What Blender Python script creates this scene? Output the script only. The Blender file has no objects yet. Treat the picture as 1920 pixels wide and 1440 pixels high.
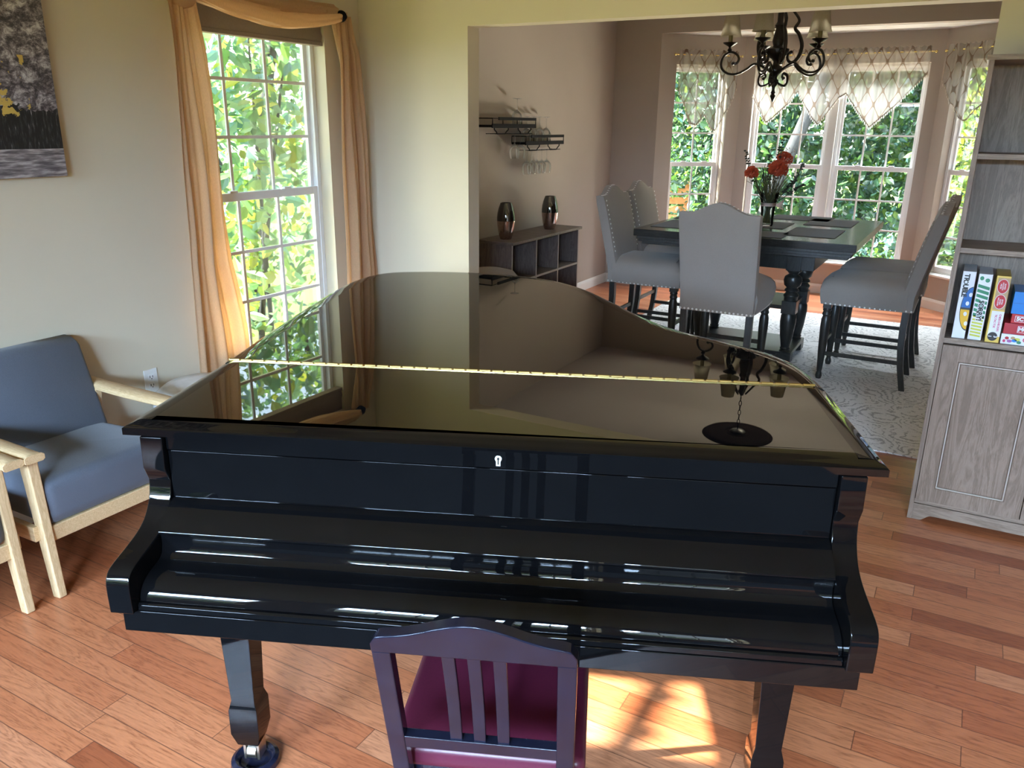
import bpy, bmesh, math, random
from mathutils import Vector, Matrix
import numpy as np
R = math.radians
PI = math.pi
S = bpy.context.scene
COL = bpy.context.collection
random.seed(7)

# ------------------------------------------------------------------ render look
S.view_settings.view_transform = 'Standard'
S.view_settings.look = 'None'
S.view_settings.gamma = 1.0
S.view_settings.use_curve_mapping = False
S.view_settings.exposure = 0.0
S.cycles.max_bounces = 10
S.cycles.diffuse_bounces = 5
S.cycles.glossy_bounces = 6
S.cycles.transmission_bounces = 8
S.cycles.transparent_max_bounces = 24
S.cycles.caustics_reflective = False
S.cycles.caustics_refractive = False
S.cycles.sample_clamp_indirect = 6.0
S.cycles.use_denoising = True

# ------------------------------------------------------------------ materials
def new_mat(name):
    m = bpy.data.materials.new(name); m.use_nodes = True
    nt = m.node_tree
    for n in list(nt.nodes): nt.nodes.remove(n)
    out = nt.nodes.new('ShaderNodeOutputMaterial')
    b = nt.nodes.new('ShaderNodeBsdfPrincipled')
    nt.links.new(b.outputs[0], out.inputs[0])
    return m, nt, b, out
def c4(c): return (c[0], c[1], c[2], 1.0)
def N(nt, t, **kw):
    n = nt.nodes.new(t)
    for k, v in kw.items(): setattr(n, k, v)
    return n
def coords(nt, scale=(1, 1, 1), kind='Object', rot=(0, 0, 0)):
    tc = N(nt, 'ShaderNodeTexCoord'); mp = N(nt, 'ShaderNodeMapping')
    mp.inputs['Scale'].default_value = scale
    mp.inputs['Rotation'].default_value = rot
    nt.links.new(tc.outputs[kind], mp.inputs[0])
    return mp.outputs[0]
def noise(nt, vec, scale, detail=4, rough=.55, dist=0):
    n = N(nt, 'ShaderNodeTexNoise')
    n.inputs['Scale'].default_value = scale; n.inputs['Detail'].default_value = detail
    n.inputs['Roughness'].default_value = rough; n.inputs['Distortion'].default_value = dist
    nt.links.new(vec, n.inputs['Vector']); return n.outputs['Fac']
def ramp(nt, fac, stops):
    r = N(nt, 'ShaderNodeValToRGB'); e = r.color_ramp.elements
    while len(e) > 1: e.remove(e[-1])
    e[0].position = stops[0][0]; e[0].color = c4(stops[0][1])
    for p, c in stops[1:]:
        k = e.new(p); k.color = c4(c)
    nt.links.new(fac, r.inputs[0]); return r.outputs[0]
def bump(nt, b, h, strength=.2, dist=.002):
    n = N(nt, 'ShaderNodeBump'); n.inputs['Strength'].default_value = strength
    n.inputs['Distance'].default_value = dist
    nt.links.new(h, n.inputs['Height']); nt.links.new(n.outputs[0], b.inputs['Normal'])
def mth(nt, op, a, b=None, c=None):
    n = N(nt, 'ShaderNodeMath', operation=op)
    for i, v in enumerate((a, b, c)):
        if v is None: continue
        if isinstance(v, (int, float)): n.inputs[i].default_value = v
        else: nt.links.new(v, n.inputs[i])
    return n.outputs[0]
def mixc(nt, fac, a, b, mode='MIX'):
    n = N(nt, 'ShaderNodeMix', data_type='RGBA', blend_type=mode)
    if isinstance(fac, (int, float)): n.inputs[0].default_value = fac
    else: nt.links.new(fac, n.inputs[0])
    for i, v in ((6, a), (7, b)):
        if isinstance(v, tuple): n.inputs[i].default_value = c4(v)
        else: nt.links.new(v, n.inputs[i])
    return n.outputs[2]
def plain(name, col, rough=.5, metal=0, ior=1.5, coat=0, var=0.06, scale=20, bmp=0, crough=.03):
    m, nt, b, o = new_mat(name)
    v = coords(nt)
    f = noise(nt, v, scale, 3)
    c = ramp(nt, f, [(.3, tuple(x * (1 - var) for x in col)), (.7, tuple(min(1, x * (1 + var)) for x in col))])
    nt.links.new(c, b.inputs['Base Color'])
    b.inputs['Roughness'].default_value = rough; b.inputs['Metallic'].default_value = metal
    b.inputs['IOR'].default_value = ior; b.inputs['Coat Weight'].default_value = coat
    b.inputs['Coat Roughness'].default_value = crough
    if bmp: bump(nt, b, f, bmp)
    return m
def fabric(name, col, dark=.72, scale=420, rough=.95, sheen=.2, big=.08):
    m, nt, b, o = new_mat(name)
    v = coords(nt)
    f1 = noise(nt, coords(nt, (1, 1, 4.0)), scale, 2)
    f2 = noise(nt, v, 9, 4)
    c = ramp(nt, f1, [(.32, tuple(x * dark for x in col)), (.68, tuple(min(1, x * 1.12) for x in col))])
    c2 = ramp(nt, f2, [(.3, (1 - big,) * 3), (.7, (1, 1, 1))])
    nt.links.new(mixc(nt, 1.0, c, c2, 'MULTIPLY'), b.inputs['Base Color'])
    b.inputs['Roughness'].default_value = rough
    b.inputs['Sheen Weight'].default_value = sheen
    b.inputs['Specular IOR Level'].default_value = .2
    bump(nt, b, f1, .25, .001)
    return m
def wood(name, c1, c2, scale=(1, 14, 14), rough=.45, coat=0, ring=3.0, rot=(0, 0, 0), fine=60):
    m, nt, b, o = new_mat(name)
    v = coords(nt, scale, rot=rot)
    f = noise(nt, v, ring, 5, .6, .8)
    g = noise(nt, v, fine, 3, .6)
    s = mth(nt, 'MULTIPLY_ADD', f, 7.0, mth(nt, 'MULTIPLY', g, .5))
    s = mth(nt, 'FRACT', s)
    s = mth(nt, 'PINGPONG', s, .5)
    mm = mth(nt, 'MULTIPLY_ADD', s, .9, mth(nt, 'MULTIPLY', g, .55))
    c = ramp(nt, mm, [(.12, c1), (.75, c2)])
    nt.links.new(c, b.inputs['Base Color'])
    b.inputs['Roughness'].default_value = rough; b.inputs['Coat Weight'].default_value = coat
    b.inputs['Coat Roughness'].default_value = .1
    bump(nt, b, mm, .12, .001)
    return m

M = {}
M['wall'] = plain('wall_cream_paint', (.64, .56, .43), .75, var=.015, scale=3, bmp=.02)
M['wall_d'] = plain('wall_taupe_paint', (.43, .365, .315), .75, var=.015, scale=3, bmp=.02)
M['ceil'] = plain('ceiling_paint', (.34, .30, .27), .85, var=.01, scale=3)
M['trim'] = plain('white_trim_paint', (.78, .76, .73), .4, var=.01)
M['vinyl'] = plain('white_vinyl', (.80, .79, .79), .35, var=.01)
M['black'] = plain('black_piano_polyester', (.0030, .0030, .0035), .022, ior=1.38, var=.1)
M['lid'] = plain('black_mirror_polish', (.0035, .0035, .004), .012, ior=1.75, var=.1)
M['blackdull'] = plain('black_lacquer_satin', (.009, .010, .022), .15, ior=1.45, var=.2)
M['felt'] = plain('black_felt', (.004, .004, .004), .95)
M['brass'] = plain('polished_brass', (.80, .62, .24), .22, metal=1, var=.1, scale=60)
M['steel'] = plain('brushed_steel', (.62, .58, .50), .3, metal=1, var=.1)
M['iron'] = plain('dark_bronze_iron', (.018, .014, .012), .35, metal=.3, var=.4, scale=40, bmp=.1)
M['candle'] = plain('candle_sleeve', (.20, .17, .09), .6)
M['maroon'] = plain('maroon_leatherette', (.085, .010, .028), .38, var=.08, scale=200, bmp=.05)
M['greyfab'] = fabric('blue_grey_linen', (.105, .115, .145), .75, 500, big=.05)
M['chairfab'] = fabric('taupe_grey_linen', (.30, .262, .24), .84, 420, big=.04)
M['tabletop'] = wood('dark_satin_table_top', (.014, .015, .015), (.03, .031, .030), (1, 10, 10), .16)
M['darkwood'] = wood('dark_charcoal_wood', (.012, .013, .013), (.034, .035, .034), (6, 6, 1), .32)
M['beech'] = wood('light_beech', (.52, .33, .16), (.72, .52, .30), (1.5, 18, 18), .45)
M['beechz'] = wood('light_beech_upright', (.52, .33, .16), (.72, .52, .30), (14, 14, 1.5), .45)
M['oakz'] = wood('grey_oak_laminate', (.155, .105, .075), (.30, .22, .17), (10, 10, .9), .5, ring=1.8)
M['oakx'] = wood('grey_oak_laminate_lengthwise', (.165, .115, .083), (.32, .24, .185), (.9, 10, 10), .5, ring=1.8)
M['walnut'] = wood('grey_walnut_laminate', (.085, .062, .053), (.20, .155, .135), (1.2, 10, 10), .5, ring=2)
M['walnutz'] = wood('grey_walnut_laminate_upright', (.085, .062, .055), (.19, .145, .128), (10, 10, 1.2), .5, ring=2)
M['nail'] = plain('silver_nailhead', (.85, .84, .82), .35, metal=.35)
M['card_black'] = plain('black_print', (.01, .01, .01), .4)
M['paper_white'] = plain('white_card', (.72, .74, .80), .4, var=.01)
M['screen_black'] = plain('black_metal', (.010, .010, .013), .8, ior=1.2)
for nm, c in dict(blue=(.01, .12, .42), yellow=(.72, .42, .02), lime=(.55, .58, .08), green=(.03, .22, .12), red=(.50, .02, .03), cyanblue=(.01, .20, .62), crimson=(.40, .015, .03), gold=(.70, .50, .10), tan=(.45, .30, .16), magenta=(.55, .05, .15), purple=(.35, .12, .35)).items():
    M[nm] = plain('print_' + nm, c, .35, var=.02)

# floor planks
def floor_mat():
    m, nt, b, o = new_mat('oak_strip_floor')
    tc = N(nt, 'ShaderNodeTexCoord'); sp = N(nt, 'ShaderNodeSeparateXYZ')
    nt.links.new(tc.outputs['Object'], sp.inputs[0])
    W, Ln = .083, 1.05
    ry = mth(nt, 'DIVIDE', sp.outputs['Y'], W)
    row = mth(nt, 'FLOOR', ry); fy = mth(nt, 'FRACT', ry)
    wn = N(nt, 'ShaderNodeTexWhiteNoise', noise_dimensions='1D'); nt.links.new(row, wn.inputs['W'])
    rx = mth(nt, 'ADD', mth(nt, 'DIVIDE', sp.outputs['X'], Ln), mth(nt, 'MULTIPLY', wn.outputs['Value'], 7.3))
    pl = mth(nt, 'FLOOR', rx); fx = mth(nt, 'FRACT', rx)
    cb = N(nt, 'ShaderNodeCombineXYZ'); nt.links.new(row, cb.inputs[0]); nt.links.new(pl, cb.inputs[1])
    w2 = N(nt, 'ShaderNodeTexWhiteNoise', noise_dimensions='3D'); nt.links.new(cb.outputs[0], w2.inputs['Vector'])
    # grain
    off = N(nt, 'ShaderNodeVectorMath', operation='MULTIPLY_ADD')
    nt.links.new(w2.outputs['Color'], off.inputs[0]); off.inputs[1].default_value = (9, 9, 9)
    mp = N(nt, 'ShaderNodeMapping'); mp.inputs['Scale'].default_value = (1.3, 12, 1)
    nt.links.new(tc.outputs['Object'], mp.inputs[0]); nt.links.new(mp.outputs[0], off.inputs[2])
    f = noise(nt, off.outputs[0], 1.6, 4, .55, .6)
    g = noise(nt, off.outputs[0], 22, 4, .7)
    s = mth(nt, 'PINGPONG', mth(nt, 'MULTIPLY', f, 9.0), .5)
    gr = mth(nt, 'MULTIPLY_ADD', s, .7, mth(nt, 'MULTIPLY', g, .8))
    base = ramp(nt, w2.outputs['Value'], [(0, (.30, .078, .03)), (.15, (.43, .128, .052)), (.6, (.51, .18, .078)), (1, (.56, .235, .12))])
    gcol = ramp(nt, gr, [(.22, (.52, .44, .40)), (.55, (.92, .90, .88)), (.85, (1.08, 1.08, 1.06))])
    col = mixc(nt, 1.0, base, gcol, 'MULTIPLY')
    ey = mth(nt, 'LESS_THAN', mth(nt, 'PINGPONG', fy, .5), .018)
    ex = mth(nt, 'LESS_THAN', mth(nt, 'PINGPONG', fx, .5), .0014)
    seam = mth(nt, 'MAXIMUM', ex, ey)
    col = mixc(nt, mth(nt, 'MULTIPLY', seam, .72), col, (.10, .035, .02))
    nt.links.new(col, b.inputs['Base Color'])
    b.inputs['Roughness'].default_value = .33
    b.inputs['Coat Weight'].default_value = .12; b.inputs['Coat Roughness'].default_value = .18
    h = mth(nt, 'SUBTRACT', mth(nt, 'MULTIPLY', gr, .15), seam)
    bump(nt, b, h, .25, .0015)
    return m
M['floor'] = floor_mat()

def rug_mat():
    m, nt, b, o = new_mat('distressed_medallion_rug')
    tc = N(nt, 'ShaderNodeTexCoord')
    v = tc.outputs['Object']
    dn = N(nt, 'ShaderNodeTexNoise'); dn.inputs['Scale'].default_value = 7; dn.inputs['Detail'].default_value = 3
    nt.links.new(v, dn.inputs['Vector'])
    wv = N(nt, 'ShaderNodeVectorMath', operation='MULTIPLY_ADD')
    nt.links.new(dn.outputs['Color'], wv.inputs[0]); wv.inputs[1].default_value = (.16, .16, 0); nt.links.new(v, wv.inputs[2])
    vo = N(nt, 'ShaderNodeTexVoronoi', feature='F1'); vo.inputs['Scale'].default_value = 4.2
    nt.links.new(wv.outputs[0], vo.inputs['Vector'])
    rings = mth(nt, 'PINGPONG', mth(nt, 'MULTIPLY', vo.outputs['Distance'], 7.5), .5)
    worn = noise(nt, v, 5, 5, .65)
    fine = noise(nt, v, 75, 3, .7)
    k = mth(nt, 'LESS_THAN', mth(nt, 'ADD', rings, mth(nt, 'MULTIPLY', fine, 1.1)), mth(nt, 'MULTIPLY_ADD', worn, .75, .28))
    pile = ramp(nt, noise(nt, v, 260, 2, .7), [(.3, (.86, .86, .86)), (.7, (1.06, 1.06, 1.06))])
    base = mixc(nt, mth(nt, 'MULTIPLY', k, .8), (.82, .80, .80), (.30, .29, .30))
    nt.links.new(mixc(nt, 1.0, base, pile, 'MULTIPLY'), b.inputs['Base Color'])
    b.inputs['Roughness'].default_value = .95; b.inputs['Sheen Weight'].default_value = .3
    bump(nt, b, noise(nt, v, 260, 2, .7), .5, .004)
    return m
M['rug'] = rug_mat()

def glass_thin(name, refl=1.0, tint=(.93, .97, .96)):
    m, nt, b, o = new_mat(name); nt.nodes.remove(b)
    t = N(nt, 'ShaderNodeBsdfTransparent'); t.inputs[0].default_value = c4(tint)
    g = N(nt, 'ShaderNodeBsdfGlossy'); g.inputs['Roughness'].default_value = .01
    f = N(nt, 'ShaderNodeFresnel'); f.inputs[0].default_value = 1.45
    mx = N(nt, 'ShaderNodeMixShader')
    nt.links.new(mth(nt, 'MULTIPLY', f.outputs[0], refl), mx.inputs[0])
    nt.links.new(t.outputs[0], mx.inputs[1]); nt.links.new(g.outputs[0], mx.inputs[2])
    nt.links.new(mx.outputs[0], o.inputs[0]); return m
M['pane'] = glass_thin('window_glass', .6)
def stemware():
    m, nt, b, o = new_mat('stemware_glass'); nt.nodes.remove(b)
    t = N(nt, 'ShaderNodeBsdfTransparent'); t.inputs[0].default_value = (.98, .98, .98, 1)
    g = N(nt, 'ShaderNodeBsdfGlossy'); g.inputs['Roughness'].default_value = .05
    d = N(nt, 'ShaderNodeBsdfTranslucent'); d.inputs[0].default_value = (.9, .9, .88, 1); d2 = N(nt, 'ShaderNodeBsdfDiffuse'); d2.inputs[0].default_value = (.9, .9, .88, 1)  # white colour mixed in at grazing edges, standing in for glass highlights
    ma = N(nt, 'ShaderNodeMixShader'); ma.inputs[0].default_value = .5; nt.links.new(d.outputs[0], ma.inputs[1]); nt.links.new(d2.outputs[0], ma.inputs[2])
    mb_ = N(nt, 'ShaderNodeMixShader'); mb_.inputs[0].default_value = .5; nt.links.new(ma.outputs[0], mb_.inputs[1]); nt.links.new(g.outputs[0], mb_.inputs[2])
    f = N(nt, 'ShaderNodeFresnel'); f.inputs[0].default_value = 1.5
    mx = N(nt, 'ShaderNodeMixShader'); nt.links.new(mth(nt, 'MULTIPLY', f.outputs[0], 1.1), mx.inputs[0])
    nt.links.new(t.outputs[0], mx.inputs[1]); nt.links.new(mb_.outputs[0], mx.inputs[2]); nt.links.new(mx.outputs[0], o.inputs[0]); return m
M['glass'] = stemware()
M['vaseglass'] = glass_thin('clear_vase_glass', 1.6, (.90, .94, .93))

def cloth(name, col, trans=.5, clear=.1, stripe=None, scale=350):
    m, nt, b, o = new_mat(name); nt.nodes.remove(b)
    d = N(nt, 'ShaderNodeBsdfDiffuse'); t = N(nt, 'ShaderNodeBsdfTranslucent'); tr = N(nt, 'ShaderNodeBsdfTransparent')
    f = noise(nt, coords(nt, (1, 1, .3)), scale, 2)
    c = ramp(nt, f, [(.3, tuple(x * .88 for x in col)), (.7, col)])
    nt.links.new(c, d.inputs[0]); nt.links.new(c, t.inputs[0])
    m1 = N(nt, 'ShaderNodeMixShader'); m1.inputs[0].default_value = trans
    nt.links.new(d.outputs[0], m1.inputs[1]); nt.links.new(t.outputs[0], m1.inputs[2])
    m2 = N(nt, 'ShaderNodeMixShader'); m2.inputs[0].default_value = clear
    nt.links.new(m1.outputs[0], m2.inputs[1]); nt.links.new(tr.outputs[0], m2.inputs[2])
    nt.links.new(m2.outputs[0], o.inputs[0]); return m
M['scarf'] = cloth('golden_tan_voile', (.80, .57, .37), .55, .05)
M['shade'] = cloth('taupe_cellular_shade', (.34, .28, .235), .2, 0)
def valance_mat():
    m, nt, b, o = new_mat('sheer_trellis_voile'); nt.nodes.remove(b)
    uv = N(nt, 'ShaderNodeUVMap'); sp = N(nt, 'ShaderNodeSeparateXYZ'); nt.links.new(uv.outputs[0], sp.inputs[0])
    u, v = sp.outputs['X'], sp.outputs['Y']
    k = 2 * PI / .088
    ud = mth(nt, 'ADD', u, mth(nt, 'MULTIPLY', mth(nt, 'SINE', mth(nt, 'MULTIPLY', v, k)), .0))
    s = mth(nt, 'ADD', mth(nt, 'COSINE', mth(nt, 'MULTIPLY', ud, k * .5)), mth(nt, 'COSINE', mth(nt, 'MULTIPLY', v, k * .36)))
    s3 = mth(nt, 'MULTIPLY', mth(nt, 'COSINE', mth(nt, 'MULTIPLY', v, k * .72)), .0)
    ln = mth(nt, 'LESS_THAN', mth(nt, 'ABSOLUTE', mth(nt, 'ADD', s, s3)), .15)
    d = N(nt, 'ShaderNodeBsdfDiffuse'); t = N(nt, 'ShaderNodeBsdfTranslucent'); tr = N(nt, 'ShaderNodeBsdfTransparent')
    c = mixc(nt, ln, (.44, .40, .37), (.17, .12, .09))
    nt.links.new(c, d.inputs[0]); nt.links.new(c, t.inputs[0])
    m1 = N(nt, 'ShaderNodeMixShader'); m1.inputs[0].default_value = .4
    nt.links.new(d.outputs[0], m1.inputs[1]); nt.links.new(t.outputs[0], m1.inputs[2])
    m2 = N(nt, 'ShaderNodeMixShader'); nt.links.new(mth(nt, 'SUBTRACT', .50, mth(nt, 'MULTIPLY', ln, .34)), m2.inputs[0])
    nt.links.new(m1.outputs[0], m2.inputs[1]); nt.links.new(tr.outputs[0], m2.inputs[2])
    nt.links.new(m2.outputs[0], o.inputs[0]); return m
M['valance'] = valance_mat()
M['fringe'] = cloth('cream_fringe', (.72, .66, .58), .4, 0)
M['lampshade'] = cloth('ivory_lamp_shade', (.46, .42, .33), .4, 0)

def leaf_mat(name, tr=.45):
    m, nt, b, o = new_mat(name); nt.nodes.remove(b)
    at = N(nt, 'ShaderNodeAttribute', attribute_name='tint')
    d = N(nt, 'ShaderNodeBsdfDiffuse'); t = N(nt, 'ShaderNodeBsdfTranslucent'); g = N(nt, 'ShaderNodeBsdfGlossy')
    g.inputs['Roughness'].default_value = .35; g.inputs[0].default_value = (.8, .85, .9, 1)
    nt.links.new(at.outputs['Color'], d.inputs[0])
    nt.links.new(mixc(nt, 1.0, at.outputs['Color'], (1.35, 1.3, .5), 'MULTIPLY'), t.inputs[0])
    m1 = N(nt, 'ShaderNodeMixShader'); m1.inputs[0].default_value = tr
    nt.links.new(d.outputs[0], m1.inputs[1]); nt.links.new(t.outputs[0], m1.inputs[2])
    m2 = N(nt, 'ShaderNodeMixShader'); m2.inputs[0].default_value = .07
    nt.links.new(m1.outputs[0], m2.inputs[1]); nt.links.new(g.outputs[0], m2.inputs[2])
    nt.links.new(m2.outputs[0], o.inputs[0]); return m
M['leaf'] = leaf_mat('leaf_surface')
M['bark'] = plain('grey_bark', (.022, .023, .027), .9, var=.4, scale=12, bmp=.4)
M['lawn'] = plain('sunlit_lawn', (.13, .17, .035), .95, var=.35, scale=6)
M['flower'] = plain('coral_petal', (.55, .09, .035), .7, var=.3, scale=90)
M['stem'] = plain('dry_green_stem', (.10, .10, .035), .7, var=.4, scale=50)
M['stemdark'] = plain('dark_eucalyptus', (.025, .035, .028), .7, var=.4, scale=50)
M['ribbon'] = plain('pale_pink_ribbon', (.62, .42, .36), .5)

def painting_mat():
    m, nt, b, o = new_mat('painted_canvas')
    tc = N(nt, 'ShaderNodeTexCoord'); sp = N(nt, 'ShaderNodeSeparateXYZ'); nt.links.new(tc.outputs['Object'], sp.inputs[0])
    z = sp.outputs['Z']
    n1 = noise(nt, coords(nt, (1, 1, 1.25), rot=(.6, 0, 0)), 20, 8, .8, .35)
    foliage = ramp(nt, n1, [(.36, (.015, .014, .016)), (.46, (.07, .06, .07)), (.53, (.22, .19, .21)), (.60, (.50, .47, .50)), (.68, (.70, .68, .70))])
    ystrk = noise(nt, coords(nt, (1, 2.2, 18)), 5, 4, .6)
    water = ramp(nt, ystrk, [(.38, (.10, .085, .095)), (.52, (.24, .21, .22)), (.66, (.50, .46, .47))])
    reeds = noise(nt, coords(nt, (1, 34, 5)), 4, 3, .6)
    reedc = ramp(nt, reeds, [(.50, (.012, .012, .013)), (.64, (.05, .05, .055)), (.76, (.40, .37, .38))])
    # below .16 water, .16-.38 dark bank with reeds, above foliage
    edge = mth(nt, 'MULTIPLY_ADD', noise(nt, coords(nt), 9, 3), .18, z)
    bank = mth(nt, 'LESS_THAN', edge, .335)
    col = mixc(nt, bank, foliage, reedc)
    col = mixc(nt, mth(nt, 'LESS_THAN', z, .105), col, water)
    yn = noise(nt, coords(nt), 16, 4, .6)
    ymask = mth(nt, 'MULTIPLY', mth(nt, 'GREATER_THAN', yn, .55), mth(nt, 'LESS_THAN', mth(nt, 'ABSOLUTE', mth(nt, 'SUBTRACT', z, .33)), .11))
    ymask = mth(nt, 'MULTIPLY', ymask, mth(nt, 'LESS_THAN', sp.outputs['Y'], .19))
    col = mixc(nt, ymask, col, (.58, .40, .10))
    nt.links.new(col, b.inputs['Base Color']); b.inputs['Roughness'].default_value = .5
    bump(nt, b, n1, .3, .002)
    return m
M['painting'] = painting_mat()
M['placemat'] = fabric('woven_brown_placemat', (.085, .072, .062), .6, 260)
M['stone'] = plain('grey_marbled_top', (.64, .62, .61), .55, var=.14, scale=14)
M['potgrey'] = fabric('grey_upholstery', (.36, .33, .31), .8, 300)
M['chrome_dark'] = plain('smoked_chrome', (.16, .17, .19), .06, metal=1, var=.02)
M['chrome_rose'] = plain('rose_hammered_chrome', (.55, .42, .38), .16, metal=1, var=.12, scale=60, bmp=.3)
M['terracotta'] = plain('weathered_orange_slats', (.50, .20, .09), .8, var=.2)

# ------------------------------------------------------------------ mesh helpers
class MB:
    def __init__(s): s.v = []; s.f = []; s.uv = None
    def add(s, vs, fs):
        n = len(s.v); s.v += [tuple(v) for v in vs]; s.f += [tuple(i + n for i in f) for f in fs]; return s
    def box(s, x0, x1, y0, y1, z0, z1, mtx=None):
        vs = [Vector((x, y, z)) for z in (z0, z1) for y in (y0, y1) for x in (x0, x1)]
        if mtx: vs = [mtx @ v for v in vs]
        return s.add(vs, [(0, 2, 3, 1), (4, 5, 7, 6), (0, 1, 5, 4), (2, 6, 7, 3), (0, 4, 6, 2), (1, 3, 7, 5)])
    def bar(s, a, b, w, d, up=(0, 0, 1), w2=None, d2=None):
        """tapering rectangular bar from a to b; w across 'side', d along the other axis"""
        a, b = Vector(a), Vector(b); t = (b - a).normalized(); u = Vector(up)
        sd = t.cross(u)
        if sd.length < 1e-4: sd = t.cross(Vector((0, 1, 0)))
        sd.normalize(); q = sd.cross(t).normalized()
        w2 = w if w2 is None else w2; d2 = d if d2 is None else d2
        vs = []
        for p, ww, dd in ((a, w, d), (b, w2, d2)):
            for i, j in ((-1, -1), (1, -1), (1, 1), (-1, 1)): vs.append(p + sd * i * ww / 2 + q * j * dd / 2)
        return s.add(vs, [(3, 2, 1, 0), (4, 5, 6, 7), (0, 1, 5, 4), (1, 2, 6, 5), (2, 3, 7, 6), (3, 0, 4, 7)])
    def loft(s, loops, cap=True, closed=True):
        n = len(loops[0]); vs = [p for l in loops for p in l]; fs = []
        for i in range(len(loops) - 1):
            for j in range(n if closed else n - 1):
                k = (j + 1) % n
                fs.append((i * n + j, i * n + k, (i + 1) * n + k, (i + 1) * n + j))
        if cap: fs.append(tuple(reversed(range(n)))); fs.append(tuple(range((len(loops) - 1) * n, len(loops) * n)))
        return s.add(vs, fs)
    def lathe(s, prof, c=(0, 0, 0), seg=24, cap=True):
        loops = [[(c[0] + r * math.cos(2 * PI * k / seg), c[1] + r * math.sin(2 * PI * k / seg), c[2] + z) for k in range(seg)] for r, z in prof]
        return s.loft(loops, cap)
    def tube(s, pts, r, seg=8, cap=True, flat=1.0):
        pts = [Vector(p) for p in pts]; loops = []; n = len(pts)
        rr = r if isinstance(r, (list, tuple)) else [r] * n
        prev = None
        for i, p in enumerate(pts):
            t = (pts[min(i + 1, n - 1)] - pts[max(i - 1, 0)]).normalized()
            if prev is None:
                a = t.orthogonal().normalized()
            else:
                a = (prev - t * prev.dot(t)); a = a.normalized() if a.length > 1e-6 else t.orthogonal().normalized()
            prev = a; b = t.cross(a)
            loops.append([p + a * math.cos(2 * PI * k / seg) * rr[i] + b * math.sin(2 * PI * k / seg) * rr[i] * flat for k in range(seg)])
        return s.loft(loops, cap)
    def ball(s, c, r, seg=12, ring=8, sc=(1, 1, 1)):
        prof = [(max(1e-4, r * math.sin(PI * i / ring)), -r * math.cos(PI * i / ring)) for i in range(ring + 1)]
        loops = [[(c[0] + q * math.cos(2 * PI * k / seg) * sc[0], c[1] + q * math.sin(2 * PI * k / seg) * sc[1], c[2] + z * sc[2]) for k in range(seg)] for q, z in prof]
        return s.loft(loops, True)
    def prism(s, poly, axis, a, b):
        """poly of 2D points extruded along axis ('x': poly=(y,z); 'y': (x,z); 'z': (x,y))"""
        def P(p, t): return (t, p[0], p[1]) if axis == 'x' else (p[0], t, p[1]) if axis == 'y' else (p[0], p[1], t)
        return s.loft([[P(p, a) for p in poly], [P(p, b) for p in poly]])
    def build(s, name, mat, parent=None, smooth=40, bevel=0, seg=2, loc=None, rotz=0):
        me = bpy.data.meshes.new(name); me.from_pydata(s.v, [], s.f); me.update()
        bm = bmesh.new(); bm.from_mesh(me); bmesh.ops.recalc_face_normals(bm, faces=bm.faces); bm.to_mesh(me); bm.free()
        me.materials.append(M[mat] if isinstance(mat, str) else mat)
        if smooth:
            me.polygons.foreach_set('use_smooth', [True] * len(me.polygons)); me.set_sharp_from_angle(angle=R(smooth))
        o = bpy.data.objects.new(name, me); COL.objects.link(o)
        if parent: o.parent = parent
        if loc: o.location = loc
        o.rotation_euler.z = rotz
        if bevel:
            md = o.modifiers.new('edge', 'BEVEL'); md.width = bevel; md.segments = seg; md.limit_method = 'ANGLE'; md.angle_limit = R(40)
            md.harden_normals = True
        return o

def tag(o, label, cat, group=None, kind=None):
    o['label'] = label; o['category'] = cat
    if group: o['group'] = group
    if kind: o['kind'] = kind
    return o
def thing(name, label, cat, loc=(0, 0, 0), rotz=0, group=None):
    o = bpy.data.objects.new(name, None); COL.objects.link(o)
    o.location = loc; o.rotation_euler = (0, 0, rotz); o.empty_display_size = .1
    return tag(o, label, cat, group)
def struct(o): o['kind'] = 'structure'; return o
def dup(root, loc, rotz, label, group=None, cat=None):
    def cp(o, par):
        c = o.copy(); COL.objects.link(c); c.parent = par
        for ch in list(o.children): cp(ch, c)
        return c
    r = cp(root, None); r.location = loc; r.rotation_euler = (0, 0, rotz); r['label'] = label
    if group: r['group'] = group
    return r
def cr(pts, n=8, closed=False):
    """Catmull-Rom through points"""
    P = [Vector(p) for p in pts]; out = []; m = len(P)
    rng = range(m if closed else m - 1)
    for i in rng:
        if closed: a, b, c, d = P[(i - 1) % m], P[i], P[(i + 1) % m], P[(i + 2) % m]
        else: a, b, c, d = P[max(i - 1, 0)], P[i], P[i + 1], P[min(i + 2, m - 1)]
        for k in range(n):
            t = k / n
            out.append(.5 * ((2 * b) + (c - a) * t + (2 * a - 5 * b + 4 * c - d) * t * t + (3 * b - a - 3 * c + d) * t ** 3))
    if not closed: out.append(P[-1])
    return out
def text_mesh(txt, size, name, mat, parent, mtx, extrude=.0004, bold=0.0, spacing=1.0):
    cu = bpy.data.curves.new(name, 'FONT'); cu.body = txt; cu.size = size; cu.extrude = extrude; cu.offset = bold
    cu.align_x = 'CENTER'; cu.align_y = 'CENTER'; cu.space_character = spacing; cu.resolution_u = 3
    t = bpy.data.objects.new(name, cu); COL.objects.link(t)
    dg = bpy.context.evaluated_depsgraph_get(); dg.update()
    me = bpy.data.meshes.new_from_object(t.evaluated_get(dg))
    bpy.data.objects.remove(t)
    me.transform(mtx); me.materials.clear(); me.materials.append(M[mat])
    o = bpy.data.objects.new(name, me); COL.objects.link(o); o.parent = parent
    return o

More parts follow.
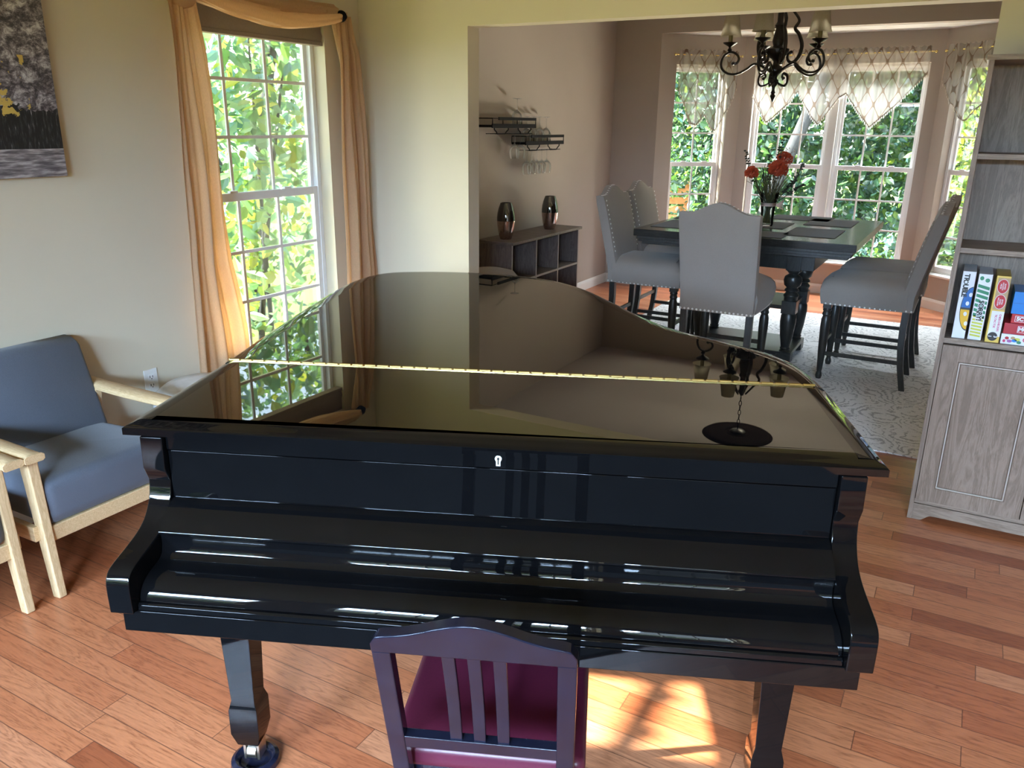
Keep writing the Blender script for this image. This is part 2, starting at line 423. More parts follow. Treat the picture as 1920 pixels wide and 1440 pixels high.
# ------------------------------------------------------------------ camera
YA, PT, RO, F = R(29.14), R(17.975), R(.695), 1507.0
cp_, sp_ = math.cos(PT), math.sin(PT)
fw = Vector((0, cp_, -sp_)); up = Vector((0, sp_, cp_)); rt = Vector((1, 0, 0))
r2 = rt * math.cos(RO) + up * math.sin(RO); u2 = up * math.cos(RO) - rt * math.sin(RO)
Z = Matrix.Rotation(YA, 3, 'Z'); r2, u2, fw = Z @ r2, Z @ u2, Z @ fw
cam = bpy.data.cameras.new('camera'); co = bpy.data.objects.new('camera', cam); COL.objects.link(co)
co.matrix_world = Matrix(((r2.x, u2.x, -fw.x, 0), (r2.y, u2.y, -fw.y, 0), (r2.z, u2.z, -fw.z, 1.6), (0, 0, 0, 1)))
cam.sensor_width = 36; cam.lens = 36 * F / 1920; cam.clip_start = .05; cam.clip_end = 200
S.camera = co

# ------------------------------------------------------------------ room shell
XL, YB, YD, CH = -3.2, 3.9, 7.93, 2.74
def wall_with_holes(name, p, q, z0, z1, th, holes, mat, side=1):
    """wall from p to q (plan), thickness th to the left (side=1) of p->q; holes: (s0,s1,za,zb)"""
    p, q = Vector((p[0], p[1], 0)), Vector((q[0], q[1], 0)); d = (q - p); L = d.length; ang = math.atan2(d.y, d.x)
    mb = MB(); y0, y1 = (0, th) if side > 0 else (-th, 0)
    ss = sorted({0, L} | {h[0] for h in holes} | {h[1] for h in holes})
    for a, b in zip(ss, ss[1:]):
        cuts = sorted([(h[2], h[3]) for h in holes if h[0] < (a + b) / 2 < h[1]])
        z = z0
        for za, zb in cuts:
            if za > z: mb.box(a, b, y0, y1, z, za)
            z = zb
        if z < z1: mb.box(a, b, y0, y1, z, z1)
    o = mb.build(name, mat, smooth=0, loc=(p.x, p.y, 0), rotz=ang); struct(o); return o
# floor + ceilings
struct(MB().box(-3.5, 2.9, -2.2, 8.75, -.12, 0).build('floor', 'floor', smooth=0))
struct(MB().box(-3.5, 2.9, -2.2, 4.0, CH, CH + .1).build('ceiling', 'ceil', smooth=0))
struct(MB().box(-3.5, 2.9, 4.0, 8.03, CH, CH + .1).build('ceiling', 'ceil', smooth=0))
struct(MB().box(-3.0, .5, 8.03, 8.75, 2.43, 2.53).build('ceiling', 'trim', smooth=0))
# living room left wall (x = XL), from rear (y -2.0) to back wall
YR = -1.9
lw = wall_with_holes('wall_left', (XL, YR), (XL, 4.0), 0, CH, .14,
    [(2.655 - YR, 3.605 - YR, .34, 2.13), (.68 - YR, 1.10 - YR, 1.26, 1.70)], 'wall', 1)
# back wall with the wide opening: left stub, header, right piece
bw = wall_with_holes('wall_back', (XL, YB), (2.8, YB), 0, CH, .112, [(-2.468 - XL, -.025 - XL, 0, 2.085)], 'wall', 1)
wall_with_holes('wall_rear', (2.8, YR), (XL - .14, YR), 0, CH, .14, [(.9, 1.75, .45, 2.12), (1.9, 3.5, .45, 2.12), (3.9, 5.5, .45, 2.12)], 'wall', 1)
wall_with_holes('wall_right', (2.8, 8.0), (2.8, YR), 0, CH, .14, [], 'wall', 1)
# dining
wall_with_holes('wall_dining_left', (-3.3, 4.012), (-3.3, YD), 0, CH, .14, [], 'wall_d', 1)
wall_with_holes('wall_dining_back', (-3.44, YD), (2.8, YD), 0, CH, .12, [(-2.83 + 3.44, .23 + 3.44, 0, 2.43)], 'wall_d', 1)
E1, CLc, CRc, E2 = Vector((-2.83, 7.93, 0)), Vector((-2.18, 8.52, 0)), Vector((-.42, 8.52, 0)), Vector((.23, 7.93, 0))
wall_with_holes('wall_bay_left', E1, CLc, 0, 2.45, .14, [(.17, .735, .30, 2.16)], 'wall_d', 1)
wall_with_holes('wall_bay_front', CLc, CRc, 0, 2.45, .14, [(.12, 1.66, .30, 2.16)], 'wall_d', 1)
wall_with_holes('wall_bay_right', CRc, E2, 0, 2.45, .14, [(.14, .705, .30, 2.16)], 'wall_d', 1)
# baseboards
def baseboard(name, p, q, h=.095, t=.014, side=-1):
    p, q = Vector((p[0], p[1], 0)), Vector((q[0], q[1], 0)); d = q - p
    prof = [(0, 0), (side * t, 0), (side * t, h * .75), (side * t * .5, h), (0, h)]
    o = MB().prism(prof, 'x', 0, d.length).build(name, 'trim', smooth=0, loc=(p.x, p.y, 0), rotz=math.atan2(d.y, d.x)); return struct(o)
baseboard('baseboard_left', (XL, YR), (XL, YB))
baseboard('baseboard_back', (XL, YB), (-2.468, YB))
baseboard('baseboard_back_right', (-.025, YB), (2.8, YB))
baseboard('baseboard_dining_left', (-3.3, 4.012), (-3.3, YD))
baseboard('baseboard_dining_back', (-3.3, YD), (-2.83, YD))
baseboard('baseboard_bay_left', E1, CLc); baseboard('baseboard_bay_front', CLc, CRc); baseboard('baseboard_bay_right', CRc, E2)

# ------------------------------------------------------------------ windows (double-hung, muntins)
def window(n, origin, ang, W, z0, z1, cols=3, rows=3, zm=1.22, depth=.09):
    """origin: left bottom corner on the inner wall face; local x along wall, +y outward"""
    w = bpy.data.objects.new('window_%d' % n, None); COL.objects.link(w); struct(w)
    w.location = origin; w.rotation_euler = (0, 0, ang)
    y0 = depth - .01; y1 = depth + .045
    MB().box(0, .028, y0, y1, z0, z1).box(W - .028, W, y0, y1, z0, z1).box(.028, W - .028, y0, y1, z0, z0 + .03).box(.028, W - .028, y0, y1, z1 - .03, z1).build('window_frame', 'vinyl', w, 0, .003)
    def sash(name, za, zb, ya, yb, a, bt, top, mun_y):
        s = MB().box(.028, .028 + a, ya, yb, za, zb).box(W - .028 - a, W - .028, ya, yb, za, zb).box(.028 + a, W - .028 - a, ya, yb, za, za + bt).box(.028 + a, W - .028 - a, ya, yb, zb - top, zb)
        so = s.build(name, 'vinyl', w, 0, .002)
        gx0, gx1, gz0, gz1 = .028 + a, W - .028 - a, za + bt, zb - top
        m = MB()
        for i in range(1, cols):
            x = gx0 + (gx1 - gx0) * i / cols; m.box(x - .008, x + .008, mun_y - .004, mun_y + .004, gz0, gz1)
        for j in range(1, rows):
            z = gz0 + (gz1 - gz0) * j / rows; m.box(gx0, gx1, mun_y - .0045, mun_y + .0045, z - .008, z + .008)
        m.build('muntins', 'vinyl', so, 0)
        MB().box(gx0, gx1, mun_y + .006, mun_y + .008, gz0, gz1).build('window_pane', 'pane', so, 0)
        return so
    sash('upper_sash', zm - .01, z1 - .03, depth + .022, depth + .042, .022, .03, .03, depth + .028)
    lo = sash('lower_sash', z0 + .03, zm + .025, depth - .004, depth + .018, .032, .045, .042, depth + .003)
    MB().box(W * .32 - .025, W * .32 + .025, depth - .012, depth + .01, zm + .025, zm + .036).box(W * .72 - .025, W * .72 + .025, depth - .012, depth + .01, zm + .025, zm + .036).build('sash_lock', 'vinyl', lo, 0, .002)
    MB().box(-.0, W, -.02, depth - .01, z0 - .0, z0 + .018).build('window_sill', 'trim', w, 0, .003)
    return w
window(1, (XL, 2.655, 0), R(90), .95, .34, 2.13)
window(2, (XL, .68, 0), R(90), .42, 1.26, 1.70, cols=1, rows=1, zm=1.49)  # unseen window added and sized to throw the sun patch under the piano
def along(A, B, s): d = (B - A).normalized(); return A + d * s, math.atan2(d.y, d.x)
p, a = along(CLc, CRc, .12); window(3, p, a, .735, .30, 2.16)
struct(MB().box(.735, .805, .02, .14, .30, 2.16).build('trim_1', 'trim', smooth=0, loc=p, rotz=a))
p, a = along(CLc, CRc, .12 + .805); window(4, p, a, .735, .30, 2.16)
p, a = along(E1, CLc, .17); window(5, p, a, .565, .30, 2.16, cols=2)
p, a = along(CRc, E2, .14); window(6, p, a, .565, .30, 2.16, cols=2)
window(7, (2.8 - .9, YR, 0), R(180), .85, .45, 2.12)
window(8, (2.8 - 1.9, YR, 0), R(180), .8, .45, 2.12); window(9, (2.8 - 2.7, YR, 0), R(180), .8, .45, 2.12)
window(10, (2.8 - 3.9, YR, 0), R(180), .8, .45, 2.12); window(11, (2.8 - 4.7, YR, 0), R(180), .8, .45, 2.12)

# ------------------------------------------------------------------ grand piano
TH = R(22.82)
PO = Vector((-1.436, .946, 0))
piano = thing('grand_piano', 'black polished grand piano with closed lid and long brass hinge', 'piano', PO, TH)
outline = [(0, .0), (0, .25), (0, .5), (-.01, .7), (-.018, .95), (-.022, 1.2), (-.02, 1.42), (-.008, 1.58), (.025, 1.71), (.095, 1.80), (.22, 1.842), (.34, 1.855), (.47, 1.85), (.62, 1.815), (.78, 1.725), (.90, 1.575), (1.00, 1.37), (1.09, 1.17), (1.18, 1.015), (1.28, .91), (1.37, .83), (1.435, .75), (1.475, .66), (1.493, .55), (1.50, .42), (1.50, .22), (1.50, 0)]
oc = [p.to_2d() for p in cr([(a, b, 0) for a, b in outline], 6)]
def inset(poly, d):
    n = len(poly); out = []
    for i in range(n):
        a, b, c = poly[i - 1], poly[i], poly[(i + 1) % n]
        e1 = (b - a); e2 = (c - b)
        if e1.length < 1e-6: e1 = e2
        if e2.length < 1e-6: e2 = e1
        n1 = Vector((e1.y, -e1.x)).normalized(); n2 = Vector((e2.y, -e2.x)).normalized()
        m = (n1 + n2); m = m / max(.3, m.dot(n1)) if m.length > 1e-6 else n1
        out.append(b + m * d)
    return out
def lidloop(d, z): return [(p.x, p.y, z) for p in inset(oc, d)]
def lid_part(name, keep_front):
    mb = MB()
    prof = [(.012, .984), (0, .986), (-.0, 1.000), (.004, 1.003), (.012, 1.0055), (.022, 1.0105), (.03, 1.0118), (.05, 1.0122)] if keep_front else \
           [(.012, .988), (0, .990), (0, 1.000), (.003, 1.0035), (.009, 1.0075), (.018, 1.0103), (.032, 1.0118), (.055, 1.0122)]
    mb.loft([lidloop(d, z) for d, z in prof])
    o = mb.build(name, 'lid', None, 50)
    me = o.data; me.materials.append(M['black']); bm = bmesh.new(); bm.from_mesh(me)
    cut = .462
    co_ = (0, cut - .0008, 0) if keep_front else (0, cut + .0008, 0)
    g = bmesh.ops.bisect_plane(bm, geom=bm.verts[:] + bm.edges[:] + bm.faces[:], plane_co=co_, plane_no=(0, 1, 0), clear_outer=keep_front, clear_inner=not keep_front)
    ed = [e for e in g['geom_cut'] if isinstance(e, bmesh.types.BMEdge)]
    bmesh.ops.holes_fill(bm, edges=ed)
    for f in bm.faces:
        if len(f.verts) > 5: f.smooth = False
        else: f.material_index = 1
    bm.to_mesh(me); bm.free(); o.parent = piano; return o
lid_part('front_lid', True); lid_part('main_lid', False)
# hinge: barrel of knuckles
h = MB()
k = 0; u = .016
while u < 1.468:
    h.tube([(u, .462, 1.0135), (u + .027, .462, 1.0135)], .0042, 8); u += .0325
h.box(.016, 1.468, .455, .469, 1.011, 1.0138)
h.build('hinge', 'brass', piano, 40)
# rim (curved case)
oi = [p for p in inset(oc, .034)]
start = [p for p in oi if p.y > .12]
rimo = [Vector((.035, .10))] + [Vector((max(.035, p.x) if p.y < .45 and p.x < .5 else p.x, p.y)) for p in start] + [Vector((1.465, .10))]
mb = MB()
inner = inset(rimo, .045)
L1 = [(p.x, p.y, .984) for p in rimo]; L0 = [(p.x, p.y, .665) for p in rimo]
mb.loft([[(p.x, p.y, .66) for p in inset(rimo, .006)], L0, L1])
mb.build('rim', 'black', piano, 50)
# front arms (cheeks)
ck = [(.30, .984), (-.002, .984), (-.003, .935), (.004, .906), (.010, .885), (.006, .855), (-.003, .838), (-.020, .812), (-.050, .794), (-.085, .785), (-.120, .779), (-.150, .7745), (-.163, .7695), (-.170, .760), (-.1735, .745), (-.1745, .72), (-.172, .683), (.30, .683)]
def smoothpoly(pts, a, b, n=4):
    seg = cr([(0, p[0], p[1]) for p in pts[a:b]], n); return pts[:a] + [(q.y, q.z) for q in seg] + pts[b:]
ckp = [(.0, .984), (-.001, .915), (.006, .90), (.0125, .885)] + [(q.y, q.z) for q in cr([(0, .0125, .884), (0, .008, .856), (0, -.004, .832), (0, -.024, .810), (0, -.054, .795), (0, -.09, .786), (0, -.12, .780), (0, -.146, .7745), (0, -.163, .767), (0, -.1725, .752), (0, -.1745, .73), (0, -.173, .683)], 4)] + [(.30, .683), (.30, .984)]
for a, b in ((.035, .083), (1.417, 1.465)):
    MB().prism(ckp, 'x', a, b).build('arm', 'black', piano, 35, .0025)
# keybed and keyslip
MB().box(.052, 1.448, -.160, .34, .636, .683).build('keybed', 'black', piano, 35, .002)
MB().prism([(-.157, .683), (-.157, .694), (-.153, .6975), (-.149, .6975), (-.10, .692), (-.10, .683)], 'x', .084, 1.416).build('keyslip', 'black', piano, 40, .001)
# closed fallboard: rear upright panel, convex shelf, nose, concave lower face and front roll
fb = [(.05, .944), (.040, .944), (.040, .850), (.034, .846)]
roll = [(q.y, q.z) for q in cr([(0, .014, .8455), (0, -.004, .838), (0, -.028, .824), (0, -.048, .808), (0, -.055, .802), (0, -.0565, .797), (0, -.053, .792)], 5)]
low = [(q.y, q.z) for q in cr([(0, -.050, .790), (0, -.049, .772), (0, -.053, .755), (0, -.066, .7445), (0, -.085, .741), (0, -.105, .7375), (0, -.122, .7315), (0, -.136, .722), (0, -.144, .710), (0, -.147, .698)], 5)]
MB().box(.084, 1.416, .016, .05, .832, .9505).build('music_desk_panel', 'black', piano, 30, .001)
MB().prism([(.07, .79), (.07, .842), (.030, .842)] + roll + low + [(-.13, .694), (.07, .694)], 'x', .0845, 1.4155).build('fallboard', 'black', piano, 45)
fl = MB().box(.084, 1.416, .012, .05, .9535, .984).build('lid_lip', 'black', piano, 30, .0015)
# lock
es = MB(); kp = []
for t in range(0, 21):
    an = -.62 * PI + t / 20 * 1.24 * PI + PI / 2; kp.append((.0068 * math.cos(an), .0045 + .0068 * math.sin(an)))
kp = [(.0045, -.011), (.0045, -.0015)] + [(q[0], q[1]) for q in kp if q[1] > -.001] + [(-.0045, -.0015), (-.0045, -.011)]
es.prism([(x + .772, z + .9705) for x, z in kp], 'y', .0095, .0122)
lk = es.build('keyhole_plate', 'nail', piano, 30, .0004)
MB().prism([(.772 + .0024 * math.cos(t * PI / 6), .9752 + .0028 * math.sin(t * PI / 6)) for t in range(12)], 'y', .0090, .0098).box(.7708, .7732, .0090, .0098, .963, .975).build('keyhole', 'card_black', lk, 0)
# legs and casters
def piano_leg(u, v):
    prof = [(.640, .0425), (.62, .0425), (.222, .030), (.205, .0345), (.195, .037), (.125, .037), (.085, .027)]
    mb = MB(); mb.loft([[(u + i * r, v + j * r, z) for i, j in ((-1, -1), (1, -1), (1, 1), (-1, 1))] for z, r in prof])
    lg = mb.build('leg', 'black', piano, 20, .0015)
    c = MB().box(u - .021, u - .014, v - .012, v + .03, .028, .088).box(u + .014, u + .021, v - .012, v + .03, .028, .088).box(u - .02, u + .02, v - .015, v + .02, .078, .088)
    c.tube([(u - .012, v + .005, .047), (u + .012, v + .005, .047)], .022, 16)
    cs = c.build('caster', 'steel', lg, 40, .001)
    MB().lathe([(.0, .0), (.058, .0), (.062, .006), (.060, .02), (.050, .027), (.042, .024), (.036, .014), (0, .012)], (u, v + .005, .001), 32).build('caster_cup', 'blackdull', lg, 40)
piano_leg(.117, .175); piano_leg(1.392, .175); piano_leg(.42, 1.52)
# pedal lyre
ly = MB().bar((.70, .30, .64), (.705, .30, .16), .028, .03, (0, 1, 0)).bar((.80, .30, .64), (.795, .30, .16), .028, .03, (0, 1, 0)).box(.66, .84, .255, .345, .10, .165)
ly.bar((.72, .33, .14), (.74, .62, .62), .012, .012).bar((.78, .33, .14), (.76, .62, .62), .012, .012)
lyo = ly.build('pedal_lyre', 'black', piano, 30, .003)
for pu in (.70, .75, .80): MB().bar((pu, .27, .095), (pu, .17, .078), .02, .008, w2=.03).build('pedal', 'brass', lyo, 40, .002)

# ------------------------------------------------------------------ piano chair with back
pc = thing('piano_chair', 'black low-backed piano chair with three slats and maroon seat, pushed under the keyboard', 'chair', PO + (Vector((math.cos(TH), math.sin(TH), 0)) * .79 + Vector((-math.sin(TH), math.cos(TH), 0)) * -.13), TH)
# local x = along keyboard, y = towards the piano
hw = .158
yb = lambda z: -.175 - .30 * (max(z, .5) - .5)         # raked back
def backframe():
    o = []
    top = [(x, .872 + .030 * math.exp(-(x / .075) ** 2) - .010 * max(0, (abs(x) - .06) / .1)) for x in [(-hw + .012) + i * (2 * hw - .024) / 24 for i in range(25)]]
    outer = [(-hw, .0), (-hw - .002, .40), (-hw, .835), (-hw + .003, .852)] + top + [(hw - .003, .852), (hw, .835), (hw + .002, .40), (hw, 0)]
    return outer
of = backframe()
ztop = lambda x: .872 + .030 * math.exp(-(x / .075) ** 2) - .010 * max(0, (abs(x) - .06) / .1)
def rake(mb):
    mb.v = [(x, y + yb(z), z) for x, y, z in mb.v]; return mb
# stiles as legs, crest rail, lower rail, slats
for sx in (-1, 1):
    mb = MB(); xs = (sx * hw, sx * (hw - .030)); zs = [.0, .2, .4, .5, .6, .7, .80, .83]
    loops = []
    for z in zs:
        x0, x1 = sorted(xs); loops.append([(x0, -.012, z), (x1, -.012, z), (x1, .014, z), (x0, .014, z)])
    x0, x1 = sorted(xs); 
    mb.loft(loops); rake(mb).build('back_leg', 'blackdull', pc, 30, .003)
xs = [-hw + i * 2 * hw / 32 for i in range(33)]
loops = []
for x in xs:
    e = max(0, abs(x) - (hw - .016)) / .016
    zt = ztop(x) - .016 * (1 - math.sqrt(max(0, 1 - e * e)))
    loops.append([(x, -.013, .828), (x, .014, .828), (x, .014, zt), (x, -.013, zt)])
rake(MB().loft(loops)).build('crest_rail', 'blackdull', pc, 35, .003)
rake(MB().box(-hw + .028, hw - .028, -.010, .012, .584, .614)).build('lower_rail', 'blackdull', pc, 30, .002)
for x in (-.040, 0.0, .040):
    mb = MB(); loops = []
    for i in range(8):
        z = .60 + i * .232 / 7; y = -.004 + .006 * math.sin(i / 7 * PI)
        loops.append([(x - .0105 + .0, y - .004, z), (x + .0105, y - .004, z), (x + .0105, y + .005, z), (x - .0105, y + .005, z)])
    rake(mb.loft(loops)).build('slat', 'blackdull', pc, 35, .002)
# seat cushion
def pillow(x0, x1, y0, y1, z0, z1, r=.02, crown=.012, n=10, taper=0):
    mb = MB(); loops = []
    def ring(d, z, cr_=0):
        pts = []; rr = max(.001, r * 1.2 - d)
        for cx, cy, a0 in ((x1, y1, 0), (x0, y1, 90), (x0, y0, 180), (x1, y0, 270)):
            sx = 1 if cx == x1 else -1; sy = 1 if cy == y1 else -1
            for k in range(5):
                a = R(a0 + k * 22.5)
                px = cx - sx * (d + rr) + rr * math.cos(a); py = cy - sy * (d + rr) + rr * math.sin(a)
                pts.append((px, py, z))
        return pts
    prof = [(r * .5, z0), (r * .1, z0 + r * .35), (0, z0 + r), (0, z1 - r)] + [(r * (1 - math.cos(a)), z1 - r + r * math.sin(a)) for a in (PI / 8, PI / 4, 3 * PI / 8, PI / 2)]
    w = min(x1 - x0, y1 - y0) / 2
    for k in range(1, 5):
        f = k / 4.5; prof.append((r + (w - r) * f, z1 + crown * (1 - (1 - f) ** 2)))
    return mb.loft([ring(d, z) for d, z in prof])
pillow(-.175, .178, -.150, .20, .485, .530, .014, .006).build('seat', 'maroon', pc, 60)
MB().box(-.165, .168, -.14, .19, .415, .486).build('seat_frame', 'blackdull', pc, 30, .003)
for sx in (-1, 1): MB().bar((sx * .148, .175, .42), (sx * .148, .18, 0), .032, .032).build('front_leg', 'blackdull', pc, 30, .002)
MB().bar((-.145, -.165, .13), (.145, -.165, .13), .018, .03).bar((-.148, -.16, .17), (-.148, .17, .17), .018, .03).bar((.148, -.16, .17), (.148, .17, .17), .018, .03).build('stretcher', 'blackdull', pc, 30, .002)

# ------------------------------------------------------------------ painting, outlet
pt = thing('canvas_painting', 'unframed grey landscape canvas with yellow leaves on the left wall', 'painting', (XL + .001, 1.72, 1.38))
MB().box(0, .036, -.30, .295, 0, .86).build('canvas', 'painting', pt, 0, .002)
ol = thing('wall_outlet', 'white double electrical outlet low on the left wall', 'outlet', (XL, 2.288, .44))
op = MB().box(0, .006, -.035, .035, -.057, .057).build('outlet_plate', 'trim', ol, 0, .002)
for dz in (-.02, .02):
    r_ = MB().box(.005, .008, -.017, .017, dz - .014, dz + .014).build('receptacle', 'vinyl', ol, 0, .002)
    MB().box(.0078, .0085, -.009, -.006, dz - .003, dz + .008).box(.0078, .0085, .005, .008, dz - .003, dz + .007).box(.0078, .0085, -.002, .003, dz - .010, dz - .006).build('slot', 'card_black', r_, 0)

# ------------------------------------------------------------------ armchairs
def armchair(label):
    t = thing('armchair', label, 'chair', (0, 0, 0))     # local: faces +x, origin on floor under seat centre
    W2 = .30
    # front and rear legs, raked
    for sy in (-1, 1):
        y = sy * (W2 - .022)
        MB().bar((.295, y, 0), (.245, y, .52), .030, .040, (1, 0, 0), .038, .055).build('front_leg', 'beechz', t, 30, .005)
        MB().bar((-.30, y, 0), (-.20, y, .535), .028, .038, (1, 0, 0), .032, .05).build('rear_leg', 'beechz', t, 30, .005)
        y = sy * W2
        pth = [(.335, y, .540), (.29, y, .539), (.10, y, .537), (-.12, y, .537), (-.30, y, .545)]
        loops = []
        for i, p in enumerate(cr(pth, 5)):
            f = i / 20; wv = .030 + .012 * math.sin(min(1, (1 - f) * 1.3) * PI) * .6 + (.004 if f < .1 else 0); th = .016 - .003 * abs(f - .5)
            loops.append([(p.x, p.y - wv, p.z - th * .6), (p.x, p.y - wv * .75, p.z - th), (p.x, p.y + wv * .75, p.z - th), (p.x, p.y + wv, p.z - th * .6), (p.x, p.y + wv, p.z + th * .5), (p.x, p.y + wv * .7, p.z + th), (p.x, p.y - wv * .7, p.z + th), (p.x, p.y - wv, p.z + th * .5)])
        MB().loft(loops).build('armrest', 'beech', t, 50, .004)
        MB().bar((.265, y, .245), (-.24, y, .235), .022, .055).build('side_rail', 'beech', t, 30, .003)
    MB().box(.262, .286, -W2 + .01, W2 - .01, .205, .262).build('front_rail', 'beech', t, 30, .004)
    MB().box(-.26, -.24, -W2 + .01, W2 - .01, .205, .262).build('rear_rail', 'beech', t, 30, .004)
    # seat cushion slopes back; front face rounded
    seat = pillow(-.24, .29, -.275, .275, .262, .428, .04, .010)
    seat.v = [(x, y, z - (.29 - x) * .07 * ((z - .262) / .18)) for x, y, z in seat.v]
    seat.build('seat', 'greyfab', t, 70)
    back = pillow(-.045, .045, -.275, .275, 0, .42, .035, .0)
    # build back as a cushion standing up: swap axes
    bk = MB(); loops = []
    for yy, k in ((-.275, .55), (-.268, .85), (-.255, 1), (.255, 1), (.268, .85), (.275, .55)):
        ring = []
        hw_ = .045 * k; hb, ht = 0 + .03 * (1 - k), .42 - .03 * (1 - k)
        for cx, cz, a0 in ((hw_, ht, 0), (-hw_, ht, 90), (-hw_, hb, 180), (hw_, hb, 270)):
            sx = 1 if cx > 0 else -1; sz = 1 if cz == ht else -1; rr = .03 * k
            for j in range(5):
                a = R(a0 + j * 22.5); ring.append((cx - sx * rr + rr * math.cos(a), yy, cz - sz * rr + rr * math.sin(a)))
        loops.append(ring)
    bk.loft(loops)
    # round the upper corners
    nv = []
    for x, y, z in bk.v:
        e = max(0, abs(y) - .18) / .095; z2 = z - (max(0, z - .2) / .22) * .055 * (1 - math.sqrt(max(0, 1 - e * e)))
        nv.append((x + .02 * math.sin(z / .42 * PI) - z2 * .34 + 0, y, z2 + .40))
    bk.v = [(x - .165, y, z - .050) for x, y, z in nv]
    bk.build('backrest', 'greyfab', t, 70)
    return t
ac = armchair('blue-grey armchair with light wooden arms under the left window wall, nearest the outlet')
ac.location = (-2.868, 1.652, 0)
dup(ac, (-2.872, .985, 0), 0, 'blue-grey armchair mostly outside the left edge, only its arm and seat corner showing', None)
for a_ in [o for o in COL.objects if o.name.startswith('armchair')]: a_['group'] = 'grey armchairs along the left wall'

# round side table / pouf behind the piano
st = thing('pouf', 'round pale grey marbled pouf under the left window, half hidden by the piano', 'pouf', (-2.955, 2.385, .0))
MB().lathe([(.0, .06), (.17, .06), (.20, .08), (.222, .16), (.228, .26), (.226, .365), (.21, .415), (.175, .442), (.10, .452), (0, .454)], seg=48).build('cushion', 'stone', st, 60)
MB().lathe([(.0, .0), (.15, .0), (.16, .02), (.16, .06), (0, .061)], seg=32).build('base', 'trim', st, 40)

# ------------------------------------------------------------------ scarf curtain, rod, shade on the left window
def sheet(fn, nu, nv, name, mat, parent, th=.0015, uvf=None, smooth=True):
    vs = []; fs = []
    for j in range(nv + 1):
        for i in range(nu + 1): vs.append(fn(i / nu, j / nv))
    for j in range(nv):
        for i in range(nu):
            a = j * (nu + 1) + i; fs.append((a, a + 1, a + nu + 2, a + nu + 1))
    me = bpy.data.meshes.new(name); me.from_pydata([tuple(v) for v in vs], [], fs); me.update()
    if uvf:
        ul = me.uv_layers.new(name='UVMap')
        for lp in me.loops:
            vi = lp.vertex_index; ul.data[lp.index].uv = uvf((vi % (nu + 1)) / nu, (vi // (nu + 1)) / nv)
    me.polygons.foreach_set('use_smooth', [True] * len(me.polygons)); me.materials.append(M[mat])
    o = bpy.data.objects.new(name, me); COL.objects.link(o); o.parent = parent
    if th:
        md = o.modifiers.new('cloth', 'SOLIDIFY'); md.thickness = th; md.offset = 0
    return o
def lerp_tab(tab, z):
    # tab: list of (z, a, b) descending z
    for (z1, a1, b1), (z2, a2, b2) in zip(tab, tab[1:]):
        if z >= z2:
            t = (z1 - z) / (z1 - z2); t = min(max(t, 0), 1); return a1 + (a2 - a1) * t, b1 + (b2 - b1) * t
    return tab[-1][1], tab[-1][2]
rod = thing('curtain_rod', 'black curtain rod across the top of the left window', 'curtain rod', (XL, 0, 0))
MB().tube([(.085, 2.56, 2.135), (.085, 3.65, 2.135)], .017, 12).build('rod', 'screen_black', rod)
for y, s in ((3.652, 1), (2.545, -1)): MB().ball((.088, y, 2.135), .030).ball((.088, y + s * .028, 2.135), .014).build('finial', 'screen_black', rod)
for y in (3.70, 2.60): MB().bar((.0, y, 2.135), (.075, y, 2.135), .014, .014).box(0, .006, y - .02, y + .02, 2.10, 2.17).build('bracket', 'screen_black', rod, 0, .001)
cur = thing('scarf_curtain', 'golden tan sheer scarf curtain swagged over the left window with long side tails', 'curtain', (XL, 0, 0))
tabL = [(2.20, 2.535, 2.70), (2.10, 2.53, 2.70), (1.9, 2.535, 2.725), (1.54, 2.535, 2.745), (1.2, 2.52, 2.755), (.95, 2.505, 2.77), (.6, 2.50, 2.83), (0.02, 2.48, 2.87)]
tabR = [(2.17, 3.63, 3.74), (2.05, 3.63, 3.77), (1.95, 3.635, 3.81), (1.5, 3.63, 3.84), (1.2, 3.625, 3.86), (.75, 3.62, 3.885), (0.02, 3.60, 3.89)]
def tail(tab, seed, zt, depth, nf, xo=.085):
    rs = random.Random(seed); ph = [rs.uniform(0, 6.28) for _ in range(4)]
    def fn(u, v):
        z = zt + (.02 - zt) * v; a, b = lerp_tab(tab, z); y = a + (b - a) * u
        w = depth * (.55 + .45 * min(1, v * 2))
        x = xo + w * (math.sin(u * 2 * PI * nf + ph[0] + .8 * math.sin(v * 3 + ph[1])) * .6 + .35 * math.sin(u * 2 * PI * (nf * 2.3) + ph[2] + v * 2) + .12 * math.sin(v * 9 + u * 7))
        return (x, y + .006 * math.sin(v * 14 + u * 5), z)
    return fn
sheet(tail(tabL, 3, 2.19, .032, 2.6), 60, 70, 'left_tail', 'scarf', cur)
sheet(tail(tabR, 5, 2.14, .030, 2.2, .08), 60, 70, 'right_tail', 'scarf', cur)
# inner triangle of the right tail
def tri(u, v):
    y0 = 3.60 + .085 * v; y1 = 3.70; return (.055 + .01 * math.sin(u * 9) + .03 * u, y0 + (y1 - y0) * u - .0, 2.12 - .30 * v * (1) + .04 * u)
sheet(tri, 20, 20, 'right_tail_fold', 'scarf', cur)
def swag(z_l, z_r, sag, r, x0, tw, y0=2.62, y1=3.60):
    loops = []
    for i in range(49):
        t = i / 48; y = y0 + (y1 - y0) * t; zc = z_l + (z_r - z_l) * t - sag * 4 * t * (1 - t); rr = r * (.55 + .6 * math.sin(PI * min(1, max(0, t)))) ; ring = []
        for k in range(28):
            a = 2 * PI * k / 28; q = 1 + .13 * math.sin(5 * a + tw * t * 6) + .07 * math.sin(11 * a - tw * t * 9)
            ring.append((x0 + .55 * rr * q * math.cos(a), y + .01 * math.sin(a * 3), zc + rr * q * math.sin(a)))
        loops.append(ring)
    return loops
MB().loft(swag(2.135, 2.150, .030, .055, .095, 1.0)).build('swag', 'scarf', cur, 70)
